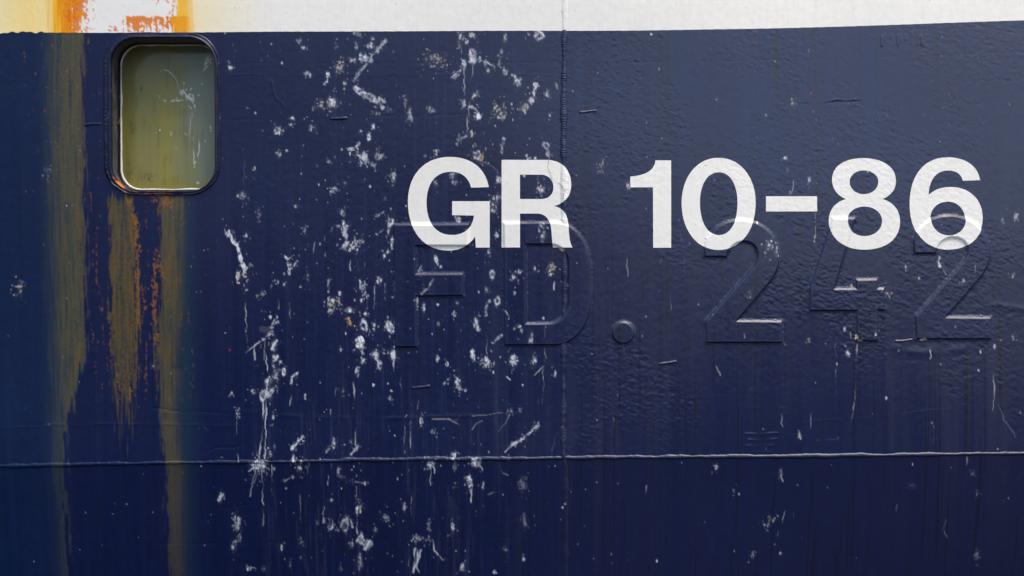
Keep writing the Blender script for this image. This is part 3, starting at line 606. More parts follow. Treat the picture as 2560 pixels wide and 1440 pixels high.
# ------------------------------------------------------------------ paint colours of the plating (true colours of the coats)
NAVY, NAVY_L, NAVY_V = lin((0, 17, 60)), lin((0, 25, 63)), lin((1, 15, 58))
col = np.empty((NY, NX, 3), np.float32)
mixv = np.clip(0.5 + 0.3 * STK + 0.25 * N200, 0, 1)[..., None]
col[:] = NAVY * (1 - mixv) + NAVY_V * mixv
lw = (ss(170, 60, GX))[..., None]
col = col * (1 - lw) + NAVY_L * lw
col *= (1 + 0.05 * STK2 + 0.06 * N4)[..., None]
rough = 0.25 + 0.22 * ss(900, 60, GX) + 0.03 * N200 + 0.03 * STK + 0.01 * STK2

def over(c, a):
    global col
    a = np.clip(a, 0, 1)[..., None]
    col = col * (1 - a) + np.asarray(c, np.float32) * a

# rust and old paint runs at the left
jag = 5 * BR + 3 * BR2 + 1.5 * N2
r1 = curve([(-400, 216), (880, 214), (960, 190), (1050, 164), (1200, 151), (1840, 153)])(GY)
str1 = np.interp(GY, [80, 880, 1050, 1450, 1840], [1, .95, .8, .55, .4])
e1 = ss(r1 + 6, r1 - 5, GX + jag)
a1 = ss(92, 178, GX + 4 * BR) * e1
over(lin((14, 44, 66)), 0.8 * ss(85, 150, GX) * ss(230, 200, GX) * e1 * str1)
over(lin((86, 80, 46)), 0.78 * a1 ** 1.5 * str1 * np.clip(0.85 + 0.18 * BR + 0.1 * N2, 0, 1))
over(lin((120, 72, 20)), ss(1.0, 1.9, BR + 0.5 * BR2) * ss(150, 205, GX) * (GX + jag < r1 + 6) * (GX > 120) * 0.55 * (GY < 1080) * 0.5)
a2 = ss(270, 282, GX + jag) * ss(348, 336, GX - jag) * ss(484, 500, GY + 10 * BR) * ss(1040, 930, GY + 60 * BR)
over(lin((92, 80, 36)), 0.78 * a2 * np.clip(0.85 + 0.16 * BR + 0.12 * N2, 0, 1))
over(lin((120, 78, 30)), ss(0.5, 1.5, BR + 0.6 * BR2) * np.exp(-((GX - 338) / 13) ** 2) * ss(484, 500, GY) * ss(900, 760, GY) * 0.5)
over(lin((130, 90, 25)), ss(1.1, 1.8, BR + 0.5 * N2) * (GX > 285) * (GX < 345) * ss(900, 960, GY) * ss(1090, 1000, GY) * 0.8)
l3 = curve([(480, 404), (700, 404), (760, 402), (830, 388), (920, 384), (930, 396), (1090, 400), (1180, 412), (1440, 408), (1840, 405)])(GY)
str3 = np.interp(GY, [480, 930, 1100, 1440, 1840], [1, .95, .8, .5, .35]) * ss(484, 500, GY)
w3 = np.interp(GY, [480, 900, 1000, 1840], [44, 44, 30, 24])
over(lin((20, 48, 64)), 0.8 * ss(l3 - 6, l3 + 6, GX - jag) * ss(505, 455, GX) * str3)
over(lin((90, 77, 40)), 0.78 * ss(l3 - 6, l3 + 6, GX - jag) * ss(l3 + w3 + 30, l3 + w3 - 12, GX) * str3 * np.clip(0.85 + 0.2 * BR + 0.1 * N2, 0, 1))
for pts, wd in (([(395, 628), (402, 660), (408, 690)], 8), ([(348, 560), (346, 700), (344, 800)], 5), ([(352, 700), (365, 770), (352, 800)], 4),
                ([(390, 640), (385, 760), (388, 860)], 5), ([(330, 500), (345, 560)], 6), ([(410, 490), (425, 510)], 12), ([(415, 484), (432, 486)], 10), ([(385, 495), (400, 505)], 8)):
    xs, ys = zip(*pts)
    w_ = win(min(xs) - 20, max(xs) + 20, min(ys) - 20, max(ys) + 20)
    d, run, L = polyline_dist(GX[w_], GY[w_], pts)
    a = ss(0.1, 0.9, N2[w_] * 0.7 + BR2[w_] * 0.5 + 0.7 - d / wd)[..., None] * 0.65
    col[w_] = col[w_] * (1 - a) + lin((134, 84, 32)) * a
w_ = win(215, 480, 480, 1000)
fl = ss(1.9, 2.6, BR[w_] + 0.8 * N2[w_] + 0.3 * N12[w_])[..., None] * 0.5
col[w_] = col[w_] * (1 - fl) + lin((112, 74, 28)) * fl
w_ = win(60, 300, 90, 480)
fl = ss(2.9, 3.4, BR2[w_] + 0.9 * N2[w_])[..., None] * 0.5
col[w_] = col[w_] * (1 - fl) + lin((130, 84, 36)) * fl
# dark drip runs in the navy on the right
dk = ss(1.1, 2.0, STK2 + 0.3 * STK) * right * 0.45
rough = rough - 0.16 * dk
col *= (1 - dk)[..., None]
# pale dusty runs in the middle
over(lin((92, 98, 120)), 0.09 * ss(0.9, 2.2, BR + 0.7 * STK + 0.3 * N2) * np.exp(-((GX - 950) / 330) ** 4) * ss(820, 1050, GY))
over(lin((70, 78, 104)), 0.06 * ss(1.0, 2.4, STK2 + 0.5 * BR) * np.exp(-((GX - 980) / 380) ** 4))
navy_col = col.copy()

for d in DROPS:
    x0, x1, y0, y1 = drop_box(d)
    if x1 < X0 or x0 > X1 or y1 < Y0 or y0 > Y1:
        continue
    w_ = win(x0, x1, y0, y1)
    if GX[w_].size == 0:
        continue
    a = drop_alpha(d, GX[w_], GY[w_])
    if d["lab"] is None and d["k"] in "osprf" and max(d["rx"], d["ry"]) < 3:
        pass
    else:
        a = a * (GY[w_] > PAINT_LINE(GX[w_]) + 1)
    if d["k"] in "osprf" and max(d["rx"], d["ry"]) > 4:      # chalky film and dust flung round it
        r_ = np.hypot((GX[w_] - d["x"]) / (d["rx"] + 2), (GY[w_] - d["y"]) / (d["ry"] + 3))
        a = np.maximum(a, d["t"] * (0.42 * ss(0.5, 1.8, N2[w_] + 0.5 * BR2[w_] + 0.55 - 1.1 * r_) + 0.16 * np.exp(-(r_ / 0.8) ** 2) * np.clip(0.6 + 0.5 * BR[w_], 0, 1)) * (GY[w_] > PAINT_LINE(GX[w_]) + 1))
    elif d["k"] == "m":
        dist, _, _ = polyline_dist(GX[w_], GY[w_], d["pts"])
        a = np.maximum(a, d["t"] * 0.42 * ss(0.5, 1.8, N2[w_] + 0.5 * BR2[w_] + 0.7 - dist / (d["w0"] + 1.5)) * (GY[w_] > PAINT_LINE(GX[w_]) + 1))
    a3 = (0.86 * np.clip(a, 0, 1) ** 1.25)[..., None]
    col[w_] = col[w_] * (1 - a3) + DCOL[d["c"]] * a3
    rough[w_] = rough[w_] * (1 - a3[..., 0]) + 0.8 * a3[..., 0]

# the white band
wcol = np.empty_like(col)
wcol[:] = lin((232, 230, 221))
wcol *= (1 + 0.012 * N4 + 0.02 * N60 * 0.5)[..., None]
def wover(c, a):
    global wcol
    a = np.clip(a, 0, 1)[..., None]
    wcol = wcol * (1 - a) + np.asarray(c, np.float32) * a
wx = GX + 6 * BR
wover(lin((238, 222, 168)), 0.95 * ss(250, 110, wx) + 0.7 * ss(700, 480, GX) * (GX > 430))
wover(lin((246, 216, 128)), 0.7 * np.exp(-((wx - 80) / 60) ** 2))
wover(lin((244, 186, 40)), ss(112, 150, wx) * ss(205, 190, wx))
wover(lin((232, 140, 4)), ss(140, 172, wx) * (wx < 215))
wover(lin((214, 108, 6)), ss(0.1, 0.9, 0.8 * N2 + 0.7 * BR2 + ss(165, 195, GX) - 0.2) * ss(150, 185, GX) * (GX < 205))
clear = ss(-0.1, 0.5, (GX - 206 - 0.25 * (60 - GY)) / 22 + 0.9 * N2 + 0.6 * BR2)
wover(lin((235, 233, 226)), clear * (GX > 185) * ss(470, 440, GX + 12 * BR))
fleck = ss(0.9, 1.5, N2 + 0.6 * BR2 + 0.5 * N12)
wover(lin((218, 114, 8)), 0.9 * ss(0.2, 1.0, N2 + 0.5 * BR2 + 1.4 - np.abs(GX - 205) / 22 - GY / 60) * (GX > 190) * (GX < 250))
wover(lin((220, 120, 14)), 0.85 * ss(0.3, 1.0, N2 + 0.5 * BR2 + 0.9 - (GY + 4) / 9) * (GX > 352) * (GX < 430))
wover(lin((226, 140, 20)), 0.9 * ss(0.0, 0.9, N2 * 0.8 + BR * 0.8 - 0.1 + (GX - 440) / 25) * (GX > 420) * ss(490, 455, GX))
wover(lin((242, 186, 50)), ss(440, 456, GX + 5 * BR) * ss(505, 468, GX + 5 * BR) * 0.95)
pt = (GX + 2 * N4 > 318 - (GY - 46) * 0.15) & (GX < 492) & (GY + 1.2 * N4 > 46)
wover(lin((222, 122, 6)), 0.95 * pt * ss(0.0, 0.7, 1.6 - (GY - 46) / 26 + 0.4 * BR + 0.5 * BR2 + 0.45 * N2 - 0.4 * ss(330, 420, GX) * ss(450, 420, GX)) * ss(480, 455, GX))
wover(lin((236, 158, 20)), 0.9 * pt * ss(428, 446, GX + 4 * BR) * ss(488, 462, GX))
wover(lin((206, 104, 20)), 0.9 * (GX > 276) & (GX < 311) if False else 0.9 * ((GX > 276) & (GX < 311) & (GY > 69) & (GY < 83)) * ss(0.0, 0.6, N2 * 0.7 + 0.35 + 0.4 * BR2))
wover(lin((150, 140, 120)), 0.45 * ss(3.2, 3.6, N2 + 0.6 * N4))
wover(lin((206, 202, 190)), 0.13 * ss(1.0, 2.2, BR + 0.4 * N60) * (GX > 520))
wrough = np.full_like(rough, 0.5)

# ------------------------------------------------------------------ materials
def paint_material(name, bump=0.2, bscale=420.0, coat=0.0, spec=0.5):
    m = bpy.data.materials.new(name)
    m.use_nodes = True
    t = m.node_tree
    b = t.nodes["Principled BSDF"]
    at = t.nodes.new("ShaderNodeAttribute")
    at.attribute_name = "paint"
    tc = t.nodes.new("ShaderNodeTexCoord")
    nz = t.nodes.new("ShaderNodeTexNoise")
    nz.inputs["Scale"].default_value = bscale
    nz.inputs["Detail"].default_value = 4
    t.links.new(tc.outputs["Object"], nz.inputs["Vector"])
    hsv = t.nodes.new("ShaderNodeHueSaturation")
    mr = t.nodes.new("ShaderNodeMapRange")
    mr.inputs["To Min"].default_value = 0.9
    mr.inputs["To Max"].default_value = 1.1
    t.links.new(nz.outputs["Fac"], mr.inputs["Value"])
    t.links.new(mr.outputs["Result"], hsv.inputs["Value"])
    t.links.new(at.outputs["Color"], hsv.inputs["Color"])
    t.links.new(hsv.outputs["Color"], b.inputs["Base Color"])
    mt = t.nodes.new("ShaderNodeMath")
    mt.operation = 'MULTIPLY_ADD'
    mt.inputs[1].default_value = 0.16
    t.links.new(nz.outputs["Fac"], mt.inputs[0])
    sub = t.nodes.new("ShaderNodeMath")
    sub.operation = 'SUBTRACT'
    sub.inputs[1].default_value = 0.08
    t.links.new(at.outputs["Alpha"], sub.inputs[0])
    t.links.new(sub.outputs[0], mt.inputs[2])
    t.links.new(mt.outputs[0], b.inputs["Roughness"])
    bp = t.nodes.new("ShaderNodeBump")
    bp.inputs["Strength"].default_value = bump
    bp.inputs["Distance"].default_value = 0.0006
    t.links.new(nz.outputs["Fac"], bp.inputs["Height"])
    t.links.new(bp.outputs[0], b.inputs["Normal"])
    b.inputs["Specular IOR Level"].default_value = spec
    b.inputs["Coat Weight"].default_value = coat
    b.inputs["Coat Roughness"].default_value = 0.08
    return m

M_HULL = paint_material("navy_hull_paint", spec=0.65, bump=0.06)
# the coat is chalkier towards the left, glossier on the newer plates at the right
_t = M_HULL.node_tree
_c = _t.nodes.new("ShaderNodeTexCoord")
_x = _t.nodes.new("ShaderNodeSeparateXYZ")
_m = _t.nodes.new("ShaderNodeMapRange")
_m.inputs["From Min"].default_value = -2.6
_m.inputs["From Max"].default_value = 2.6
_r = _t.nodes.new("ShaderNodeValToRGB")
_e = _r.color_ramp.elements
_e[0].position, _e[0].color = 0.0, (0.28, 0.28, 0.28, 1)
_e[1].position, _e[1].color = 1.0, (0.80, 0.80, 0.80, 1)
for _p, _v in ((0.28, 0.44), (0.47, 0.56), (0.62, 0.74)):
    _k = _e.new(_p)
    _k.color = (_v, _v, _v, 1)
_t.links.new(_c.outputs["Object"], _x.inputs[0])
_t.links.new(_x.outputs["X"], _m.inputs["Value"])
_t.links.new(_m.outputs["Result"], _r.inputs["Fac"])
_t.links.new(_r.outputs["Color"], _t.nodes["Principled BSDF"].inputs["Specular IOR Level"])
M_WHITE = paint_material("white_band_paint", 0.1, spec=0.25)
M_LETTER = paint_material("white_lettering_paint", 0.08, spec=0.35)
M_DROP = paint_material("dried_dropping", 0.8, 300.0, spec=0.2)
M_GLASS = paint_material("dirty_window_glass", 0.03, 200.0, coat=0.0, spec=0.3)
M_RUBBER = paint_material("window_sealant", 0.5, 260.0)

# ------------------------------------------------------------------ mesh helpers (photograph pixels on the hull plane, height towards the camera in metres)
def to_world(x, y, h):
    X, Y, Z = (np.asarray(x) - 1280.0) * S, -np.asarray(h), (720.0 - np.asarray(y)) * S
    c, s = math.cos(LEAN), math.sin(LEAN)
    return np.stack([X + 0 * Y, Y * c + Z * s, Z * c - Y * s + ZC], -1)

def mesh_obj(name, co, faces, rgba, mat, parent=None, label=None, smooth=True):
    """co (n,3), faces (m,3|4) array, rgba (n,4)"""
    co = np.ascontiguousarray(co, np.float32).reshape(-1, 3)
    faces = np.ascontiguousarray(faces, np.int32)
    nf, k = faces.shape
    me = bpy.data.meshes.new(name)
    me.vertices.add(len(co))
    me.vertices.foreach_set("co", co.ravel())
    me.loops.add(nf * k)
    me.loops.foreach_set("vertex_index", faces.ravel())
    me.polygons.add(nf)
    me.polygons.foreach_set("loop_start", np.arange(0, nf * k, k, dtype=np.int32))
    me.update(calc_edges=True)
    me.validate()
    if smooth:
        me.polygons.foreach_set("use_smooth", np.ones(len(me.polygons), bool))
    a = me.attributes.new("paint", 'FLOAT_COLOR', 'POINT')
    a.data.foreach_set("color", np.ascontiguousarray(rgba, np.float32).ravel())
    me.materials.append(mat)
    o = bpy.data.objects.new(name, me)
    SC.collection.objects.link(o)
    if parent is not None:
        o.parent = parent
        o.matrix_parent_inverse = parent.matrix_world.inverted()
    if label:
        o["label"] = label
    return o

def grid_faces(nr, nc, keep=None):
    idx = np.arange(nr * nc).reshape(nr, nc)
    f = np.stack([idx[:-1, :-1], idx[1:, :-1], idx[1:, 1:], idx[:-1, 1:]], -1).reshape(-1, 4)
    if keep is not None:
        f = f[keep.reshape(-1)]
    return f

def compact(co, f, rgba):
    used = np.unique(f)
    remap = np.full(len(co), -1)
    remap[used] = np.arange(len(used))
    return co[used], remap[f], rgba[used]

def rgba_at(c, r, x, y):
    return np.concatenate([samp(c, x, y), samp(r, x, y)[..., None]], -1)

# ------------------------------------------------------------------ unseen dark plane, added for the glossy hull to reflect
M_DARK_PLANE = bpy.data.materials.new("added_dark_plane_surface")
M_DARK_PLANE.use_nodes = True
_t = M_DARK_PLANE.node_tree
_b = _t.nodes["Principled BSDF"]
_n = _t.nodes.new("ShaderNodeTexNoise")
_n.inputs["Scale"].default_value = 3.0
_n.inputs["Detail"].default_value = 8
_r = _t.nodes.new("ShaderNodeValToRGB")
_r.color_ramp.elements[0].color = (0.030, 0.030, 0.031, 1)
_r.color_ramp.elements[1].color = (0.062, 0.060, 0.057, 1)
_c = _t.nodes.new("ShaderNodeTexCoord")
_t.links.new(_c.outputs["Object"], _n.inputs["Vector"])
_t.links.new(_n.outputs["Fac"], _r.inputs["Fac"])
_t.links.new(_r.outputs["Color"], _b.inputs["Base Color"])
_b.inputs["Roughness"].default_value = 0.9
me = bpy.data.meshes.new("added_dark_plane")
me.from_pydata([(-3000, -0.9, 0), (-3000, -4000, 0), (3000, -4000, 0), (3000, -0.9, 0), (-3000, -0.9, -2), (3000, -0.9, -2)], [],
               [(0, 1, 2, 3), (0, 3, 5, 4)])
me.materials.append(M_DARK_PLANE)
added_dark_plane = bpy.data.objects.new("added_dark_plane", me)
SC.collection.objects.link(added_dark_plane)
added_dark_plane["kind"] = "structure"
added_dark_plane["label"] = "added unseen dark plane in front of the ship, reflected in its paint"

# ------------------------------------------------------------------ the ship
ship = bpy.data.objects.new("ship", None)
SC.collection.objects.link(ship)
ship.location = (0, 0, 0)
ship["label"] = "navy blue steel ship's side with white top band, lettering and rust-streaked window"
ship["category"] = "ship"

FINE = 2.0
def cols(a, b):
    lo = np.arange(-700, -40, 12.0)
    mid = np.arange(-40, 2600, FINE)
    hi = np.arange(2600, 3261, 12.0)
    x = np.concatenate([lo, mid, hi])
    x = x[(x > a + 1) & (x < b - 1)]
    return np.concatenate([[a], x, [b]])

def rows(a, b):
    lo = np.arange(-400, -40, 12.0)
    mid = np.arange(-40, 1480, FINE)
    hi = np.arange(1480, 1841, 12.0)
    y = np.concatenate([lo, mid, hi])
    y = y[(y > a + 1) & (y < b - 1)]
    return np.concatenate([[a], y, [b]])

def rrect(x0, x1, y0, y1, r, n=26):
    pts = []
    for cx, cy, a0 in ((x1 - r, y0 + r, -90), (x1 - r, y1 - r, 0), (x0 + r, y1 - r, 90), (x0 + r, y0 + r, 180)):
        for k in range(n + 1):
            a = math.radians(a0 + 90 * k / n)
            pts.append((cx + r * math.cos(a), cy + r * math.sin(a)))
    # even out the straight runs
    p = np.array(pts)
    q_ = []
    N = len(p)
    for i in range(N):
        a_, b_ = p[i], p[(i + 1) % N]
        q_.append(a_)
        if (i + 1) % (n + 1) == 0:
            m = 60 if (i // (n + 1)) % 2 == 0 else 40
            for k in range(1, m):
                q_.append(a_ + (b_ - a_) * k / m)
    return np.array(q_)

def rr_sdf(x, y, x0, x1, y0, y1, r):
    qx = np.abs(x - (x0 + x1) / 2) - (x1 - x0) / 2 + r
    qy = np.abs(y - (y0 + y1) / 2) - (y1 - y0) / 2 + r
    return np.hypot(np.maximum(qx, 0), np.maximum(qy, 0)) + np.minimum(np.maximum(qx, qy), 0) - r

def plate(name, label, xa, xb, ya, yb, fa, fb, c, r, mat, hole=False, skirt=""):
    """a strip of plating between two curves fa, fb (None: straight)"""
    xs, ys = cols(xa, xb), rows(ya, yb)
    x, y = np.meshgrid(xs, ys)
    t = (y - ya) / (yb - ya)
    oa = (fa(x) - ya) if fa is not None else 0
    ob = (fb(x) - yb) if fb is not None else 0
    y = y + oa * (1 - t) + ob * t
    h = base_h(x, y)
    rg = rgba_at(c, r, x, y)
    for s_ in skirt:
        if s_ == "t":
            x, y, h, rg = [np.concatenate([a_[:1], a_], 0) for a_ in (x, y, h, rg)]
            h[0] -= 0.25
        if s_ == "b":
            x, y, h, rg = [np.concatenate([a_, a_[-1:]], 0) for a_ in (x, y, h, rg)]
            h[-1] -= 0.25
        if s_ == "l":
            x, y, h, rg = [np.concatenate([a_[:, :1], a_], 1) for a_ in (x, y, h, rg)]
            h[:, 0] -= 0.25
        if s_ == "r":
            x, y, h, rg = [np.concatenate([a_, a_[:, -1:]], 1) for a_ in (x, y, h, rg)]
            h[:, -1] -= 0.25
    nr, nc = x.shape
    co = to_world(x, y, h).reshape(-1, 3)
    rg = rg.reshape(-1, 4)
    if hole:
        cx, cy = (x[1:, 1:] + x[:-1, :-1]) / 2, (y[1:, 1:] + y[:-1, :-1]) / 2
        keep = rr_sdf(cx, cy, 276, 546, 93, 483, 70) > 0
        f = grid_faces(nr, nc, keep)
        co, f, rg = compact(co, f, rg)
    else:
        f = grid_faces(nr, nc)
    return mesh_obj(name, co, f, rg, mat, ship, label)

def pl_edge(x):
    # a wavering brushed edge left of the window, a taped one elsewhere
    wav = np.where(x < 118, 2.2 * np.sin(x / 9.0) * np.sin(x / 23.0 + 1) + 1.2 * np.sin(x / 3.7) - 1.5, 0.25 * np.sin(x / 5.0) * np.sin(x / 37.0))
    return PAINT_LINE(x) + wav

SEAM = 1411.0
plate("bulwark_plate", "white painted plate left of the vertical weld, rust-stained above the window", -700, SEAM, -400, 70, None, pl_edge, wcol, wrough, M_WHITE, skirt="tl")
plate("bulwark_plate", "white painted plate right of the vertical weld", SEAM, 3260, -400, 70, None, pl_edge, wcol, wrough, M_WHITE, skirt="tr")
plate("hull_plate", "upper navy plate with rust runs, window and droppings", -700, SEAM, 70, 1150, pl_edge, WELD_H, col, rough, M_HULL, hole=True, skirt="l")
plate("hull_plate", "upper navy plate with wrinkled paint right of the vertical weld", SEAM, 3260, 70, 1150, pl_edge, WELD_H, col, rough, M_HULL, skirt="r")
plate("hull_plate", "lower navy plate left of the vertical weld", -700, SEAM, 1150, 1840, WELD_H, None, col, rough, M_HULL, skirt="bl")
plate("hull_plate", "lower dark navy plate right of the vertical weld", SEAM, 3260, 1150, 1840, WELD_H, None, col, rough, M_HULL, skirt="br")

# ---- weld beads
for k, b in enumerate(BEADS):
    name, lab, pts, hw, h, rip, kind = b
    x0, x1, y0, y1 = bead_box(b, hw + 5)
    st = 1.5
    if x1 - x0 > y1 - y0:       # runs across: rows follow the bead
        xs = np.arange(max(x0, X0 + 2), min(x1, X1 - 2), st)
        px, py = zip(*pts)
        mid = np.interp(xs, px, py)
        off = np.arange(-hw - 4, hw + 4.1, 1.0)
        x, o_ = np.meshgrid(xs, off)
        y = mid[None, :] + o_
    else:
        ys = np.arange(max(y0, Y0 + 2), min(y1, Y1 - 2), st)
        px, py = zip(*pts)
        mid = np.interp(ys, py, px)
        off = np.arange(-hw - 4, hw + 4.1, 1.0)
        o_, y = np.meshgrid(off, ys)
        x = mid[:, None] + o_
    f_, sd = bead_field(x, y, pts, hw, h, rip, k)
    hh = base_h(x, y) + f_ - 0.0012 * ss(0.2, 2.2, sd)
    rg = rgba_at(wcol if kind == "white" else col, wrough if kind == "white" else rough, x, y)
    rg[..., 3] = np.maximum(rg[..., 3], 0.46)
    mesh_obj(name, to_world(x, y, hh), grid_faces(*x.shape), rg.reshape(-1, 4), M_WHITE if kind == "white" else M_HULL, ship, lab)

# ---- raised characters welded on and painted over
RLAB = {0: "raised letter F in navy relief", 1: "raised letter D in navy relief", 2: "small round raised full stop in navy relief",
        3: "raised digit 2 in navy relief, before the 4", 4: "raised digit 4 in navy relief", 5: "last raised digit 2 in navy relief"}
for k, (ch, name, loops) in enumerate(RAISED):
    x0, x1, y0, y1 = bbox(loops, 11)
    x, y = np.meshgrid(np.arange(x0, x1, 1.25), np.arange(y0, y1, 1.25))
    sd = sdf(loops, x, y)
    hh = base_h(x, y) + letter_profile(sd, x, y, loops)
    m = sd < 10
    keep = m[1:, 1:] & m[:-1, :-1] & m[1:, :-1] & m[:-1, 1:]
    rg = rgba_at(col, rough, x, y)
    rg[..., 3] = rg[..., 3] + 0.2 * ss(6, 4, np.abs(sd))
    # worn spots where filler shows
    for cx, cy, rx, ry in (((2148, 848, 9, 6), (2140, 843, 4, 9)) if k == 4 else ((2306, 848, 12, 4),) if k == 5 else ((1403, 622, 9, 9),) if k == 1 else ((1895, 556, 6, 4),) if k == 3 else ()):
        a = ss(0, 0.4, 1 - np.hypot((x - cx) / rx, (y - cy) / ry) + 0.25 * samp(N2, x, y)) * ss(-3.5, -0.5, sd) * ss(6, 3, sd)
        rg[..., :3] = rg[..., :3] * (1 - a[..., None]) + lin((208, 184, 150)) * a[..., None]
    co, f, rg = compact(to_world(x, y, hh).reshape(-1, 3), grid_faces(*x.shape, keep), rg.reshape(-1, 4))
    mesh_obj(name, co, f, rg, M_HULL, ship, RLAB[k])

# ---- white registration characters, painted over everything below them
WLAB = ["white painted letter G", "white painted letter R", "white painted digit 1", "white painted digit 0", "white painted dash between the numbers",
        "white painted digit 8", "white painted digit 6"]
CRACKS = [[(1371, 401), (1369.5, 420), (1377, 440), (1381, 452)], [(1396, 457), (1405, 466), (1410.5, 475), (1409, 490), (1407, 496), (1410, 504)], [(1410.5, 475), (1420, 472)]]
def resample(lp, step=2.5):
    o_ = []
    for (ax, ay), (bx, by) in zip(lp, lp[1:] + lp[:1]):
        n = max(1, int(round(math.hypot(bx - ax, by - ay) / step)))
        for i in range(n):
            o_.append((ax + (bx - ax) * i / n, ay + (by - ay) * i / n))
    return o_
for k, (ch, name, loops) in enumerate(WHITE):
    vs, es = [], []
    for lp in loops:
        r_ = resample(lp)
        s0 = len(vs)
        vs += r_
        es += [(s0 + i, s0 + (i + 1) % len(r_)) for i in range(len(r_))]
    x0, x1, y0, y1 = bbox(loops, 0)
    gx_, gy_ = np.meshgrid(np.arange(x0 + 1, x1, 2.0), np.arange(y0 + 1, y1, 2.0))
    m = sdf(loops, gx_, gy_) < -1.2
    vs += list(zip(gx_[m].tolist(), gy_[m].tolist()))
    res = geometry.delaunay_2d_cdt([Vector(v) for v in vs], es, [], 2, 1e-5)
    v2 = np.array([(v.x, v.y) for v in res[0]])
    f = np.array([t_ for t_ in res[2] if len(t_) == 3], np.int32)
    x, y = v2[:, 0], v2[:, 1]
    f = f[sdf(loops, v2[f].mean(1)[:, 0], v2[f].mean(1)[:, 1]) < 0]
    # face the camera: image y runs down
    a_, b_, c_ = v2[f[:, 0]], v2[f[:, 1]], v2[f[:, 2]]
    cr = (b_[:, 0] - a_[:, 0]) * (c_[:, 1] - a_[:, 1]) - (b_[:, 1] - a_[:, 1]) * (c_[:, 0] - a_[:, 0])
    f[cr > 0] = f[cr > 0][:, ::-1]
    f = f[:, [0, 1, 2]]
    sdv = sdf(loops, x, y)
    h = full_h(x, y) + 0.0015
    rg = np.empty((len(x), 4), np.float32)
    rg[:, :3] = lin((233, 231, 223)) * (1 + 0.006 * samp(N4, x, y) + 0.012 * samp(BR, x, y))[:, None]
    rg[:, 3] = 0.42
    spk = ss(3.0, 3.3, samp(N2, x, y) + 0.5 * samp(N4, x, y))[:, None] * 0.5
    rg[:, :3] = rg[:, :3] * (1 - spk) + lin((120, 110, 95)) * spk
    if ch == "R":
        for cpts in CRACKS:
            d, _, _ = polyline_dist(x, y, cpts)
            a = (0.75 * np.exp(-(d / 0.9) ** 2))[:, None]
            rg[:, :3] = rg[:, :3] * (1 - a) + lin((90, 84, 74)) * a
    if ch == "6":
        for cx, cy in ((2372, 599), (2388, 598), (2378, 610), (2386, 612)):
            a = (0.8 * np.exp(-((x - cx) ** 2 + (y - cy) ** 2) / 2.2))[:, None]
            rg[:, :3] = rg[:, :3] * (1 - a) + lin((140, 100, 60)) * a
    mesh_obj(name, to_world(x, y, h), f, rg, M_LETTER, ship, WLAB[k])

# ---- the window: ring welded on the plate, deep reveal, sealant, pane
WD = 0.154
O_ = rrect(265, 554, 86.5, 489, 78)
I_ring = rrect(285, 540, 100, 478, 63)
MID = rrect(274, 536, 95, 475, 56)
G_out = rrect(278, 530, 96.5, 469, 52)
def loft(loops_h, colour, closed=True):
    """loops_h: list of (points (n,2), height (n,) )"""
    n = len(loops_h[0][0])
    co, rg = [], []
    for k, (p, h) in enumerate(loops_h):
        co.append(to_world(p[:, 0], p[:, 1], h))
        rg.append(colour(k, p))
    f = []
    i = np.arange(n)
    j = (i + 1) % n
    for k in range(len(loops_h) - 1):
        f.append(np.stack([k * n + i, (k + 1) * n + i, (k + 1) * n + j, k * n + j], -1))
    return np.concatenate(co), np.concatenate(f), np.concatenate(rg)

nw = len(O_)
seg = np.hypot(*(np.roll(O_, -1, 0) - O_).T)
arc = np.cumsum(seg)
bh = base_h(O_[:, 0], O_[:, 1])
rr_ = np.random.default_rng(5)
def smooth_noise(n, w):
    a = rr_.standard_normal(n)
    kf = np.fft.rfftfreq(n)
    a = np.fft.irfft(np.fft.rfft(a) * np.exp(-(kf * w) ** 2 * 20), n)
    return a / a.std()
sidew = np.exp(-((O_[:, 1] - 300) / 170) ** 6)           # strong scallops on the uprights
rip = (0.5 + 0.5 * np.sin(arc * 2 * math.pi / 7.2 + 1.2 * smooth_noise(nw, 6))) * sidew + 0.35 * smooth_noise(nw, 2) * (0.3 + (O_[:, 1] > 420))
botw = (O_[:, 1] > 440) * 1.0
ring_sections = [(-0.12, -0.003, 0, 0), (0.04, 0.002, .4, 0), (0.13, 0.0065, 1, .006), (0.24, 0.0090, 1, .0075), (0.35, 0.0066, 1, .005), (0.45, 0.0045, .3, 0),
                 (0.55, 0.0062, 0, 0), (0.68, 0.0082, 0, 0), (0.80, 0.0088, 0, 0), (0.90, 0.0074, 0, 0), (0.97, 0.0040, 0, 0), (1.0, -0.001, 0, 0), (1.0, -0.012, 0, 0)]
ring_loops = []
for f0, h0, wr, ar in ring_sections:
    ff = f0 + wr * (0.20 * (rip - 0.5) + 0.04 * smooth_noise(nw, 3) * (1 + botw))
    p = O_ + (I_ring - O_) * ff[:, None]
    ring_loops.append((p, bh + h0 + ar * (rip - 0.5) + 0.0003 * smooth_noise(nw, 2)))
def chip(p, rg, cx, cy, rx, ry, c, deg=0):
    ca, sa = math.cos(math.radians(deg)), math.sin(math.radians(deg))
    u, v = (p[:, 0] - cx) * ca + (p[:, 1] - cy) * sa, -(p[:, 0] - cx) * sa + (p[:, 1] - cy) * ca
    a = ss(0, 0.35, 1 - np.hypot(u / rx, v / ry) + 0.15 * samp(N4, p[:, 0], p[:, 1]))[:, None]
    rg[:, :3] = rg[:, :3] * (1 - a) + lin(c) * a
    return rg
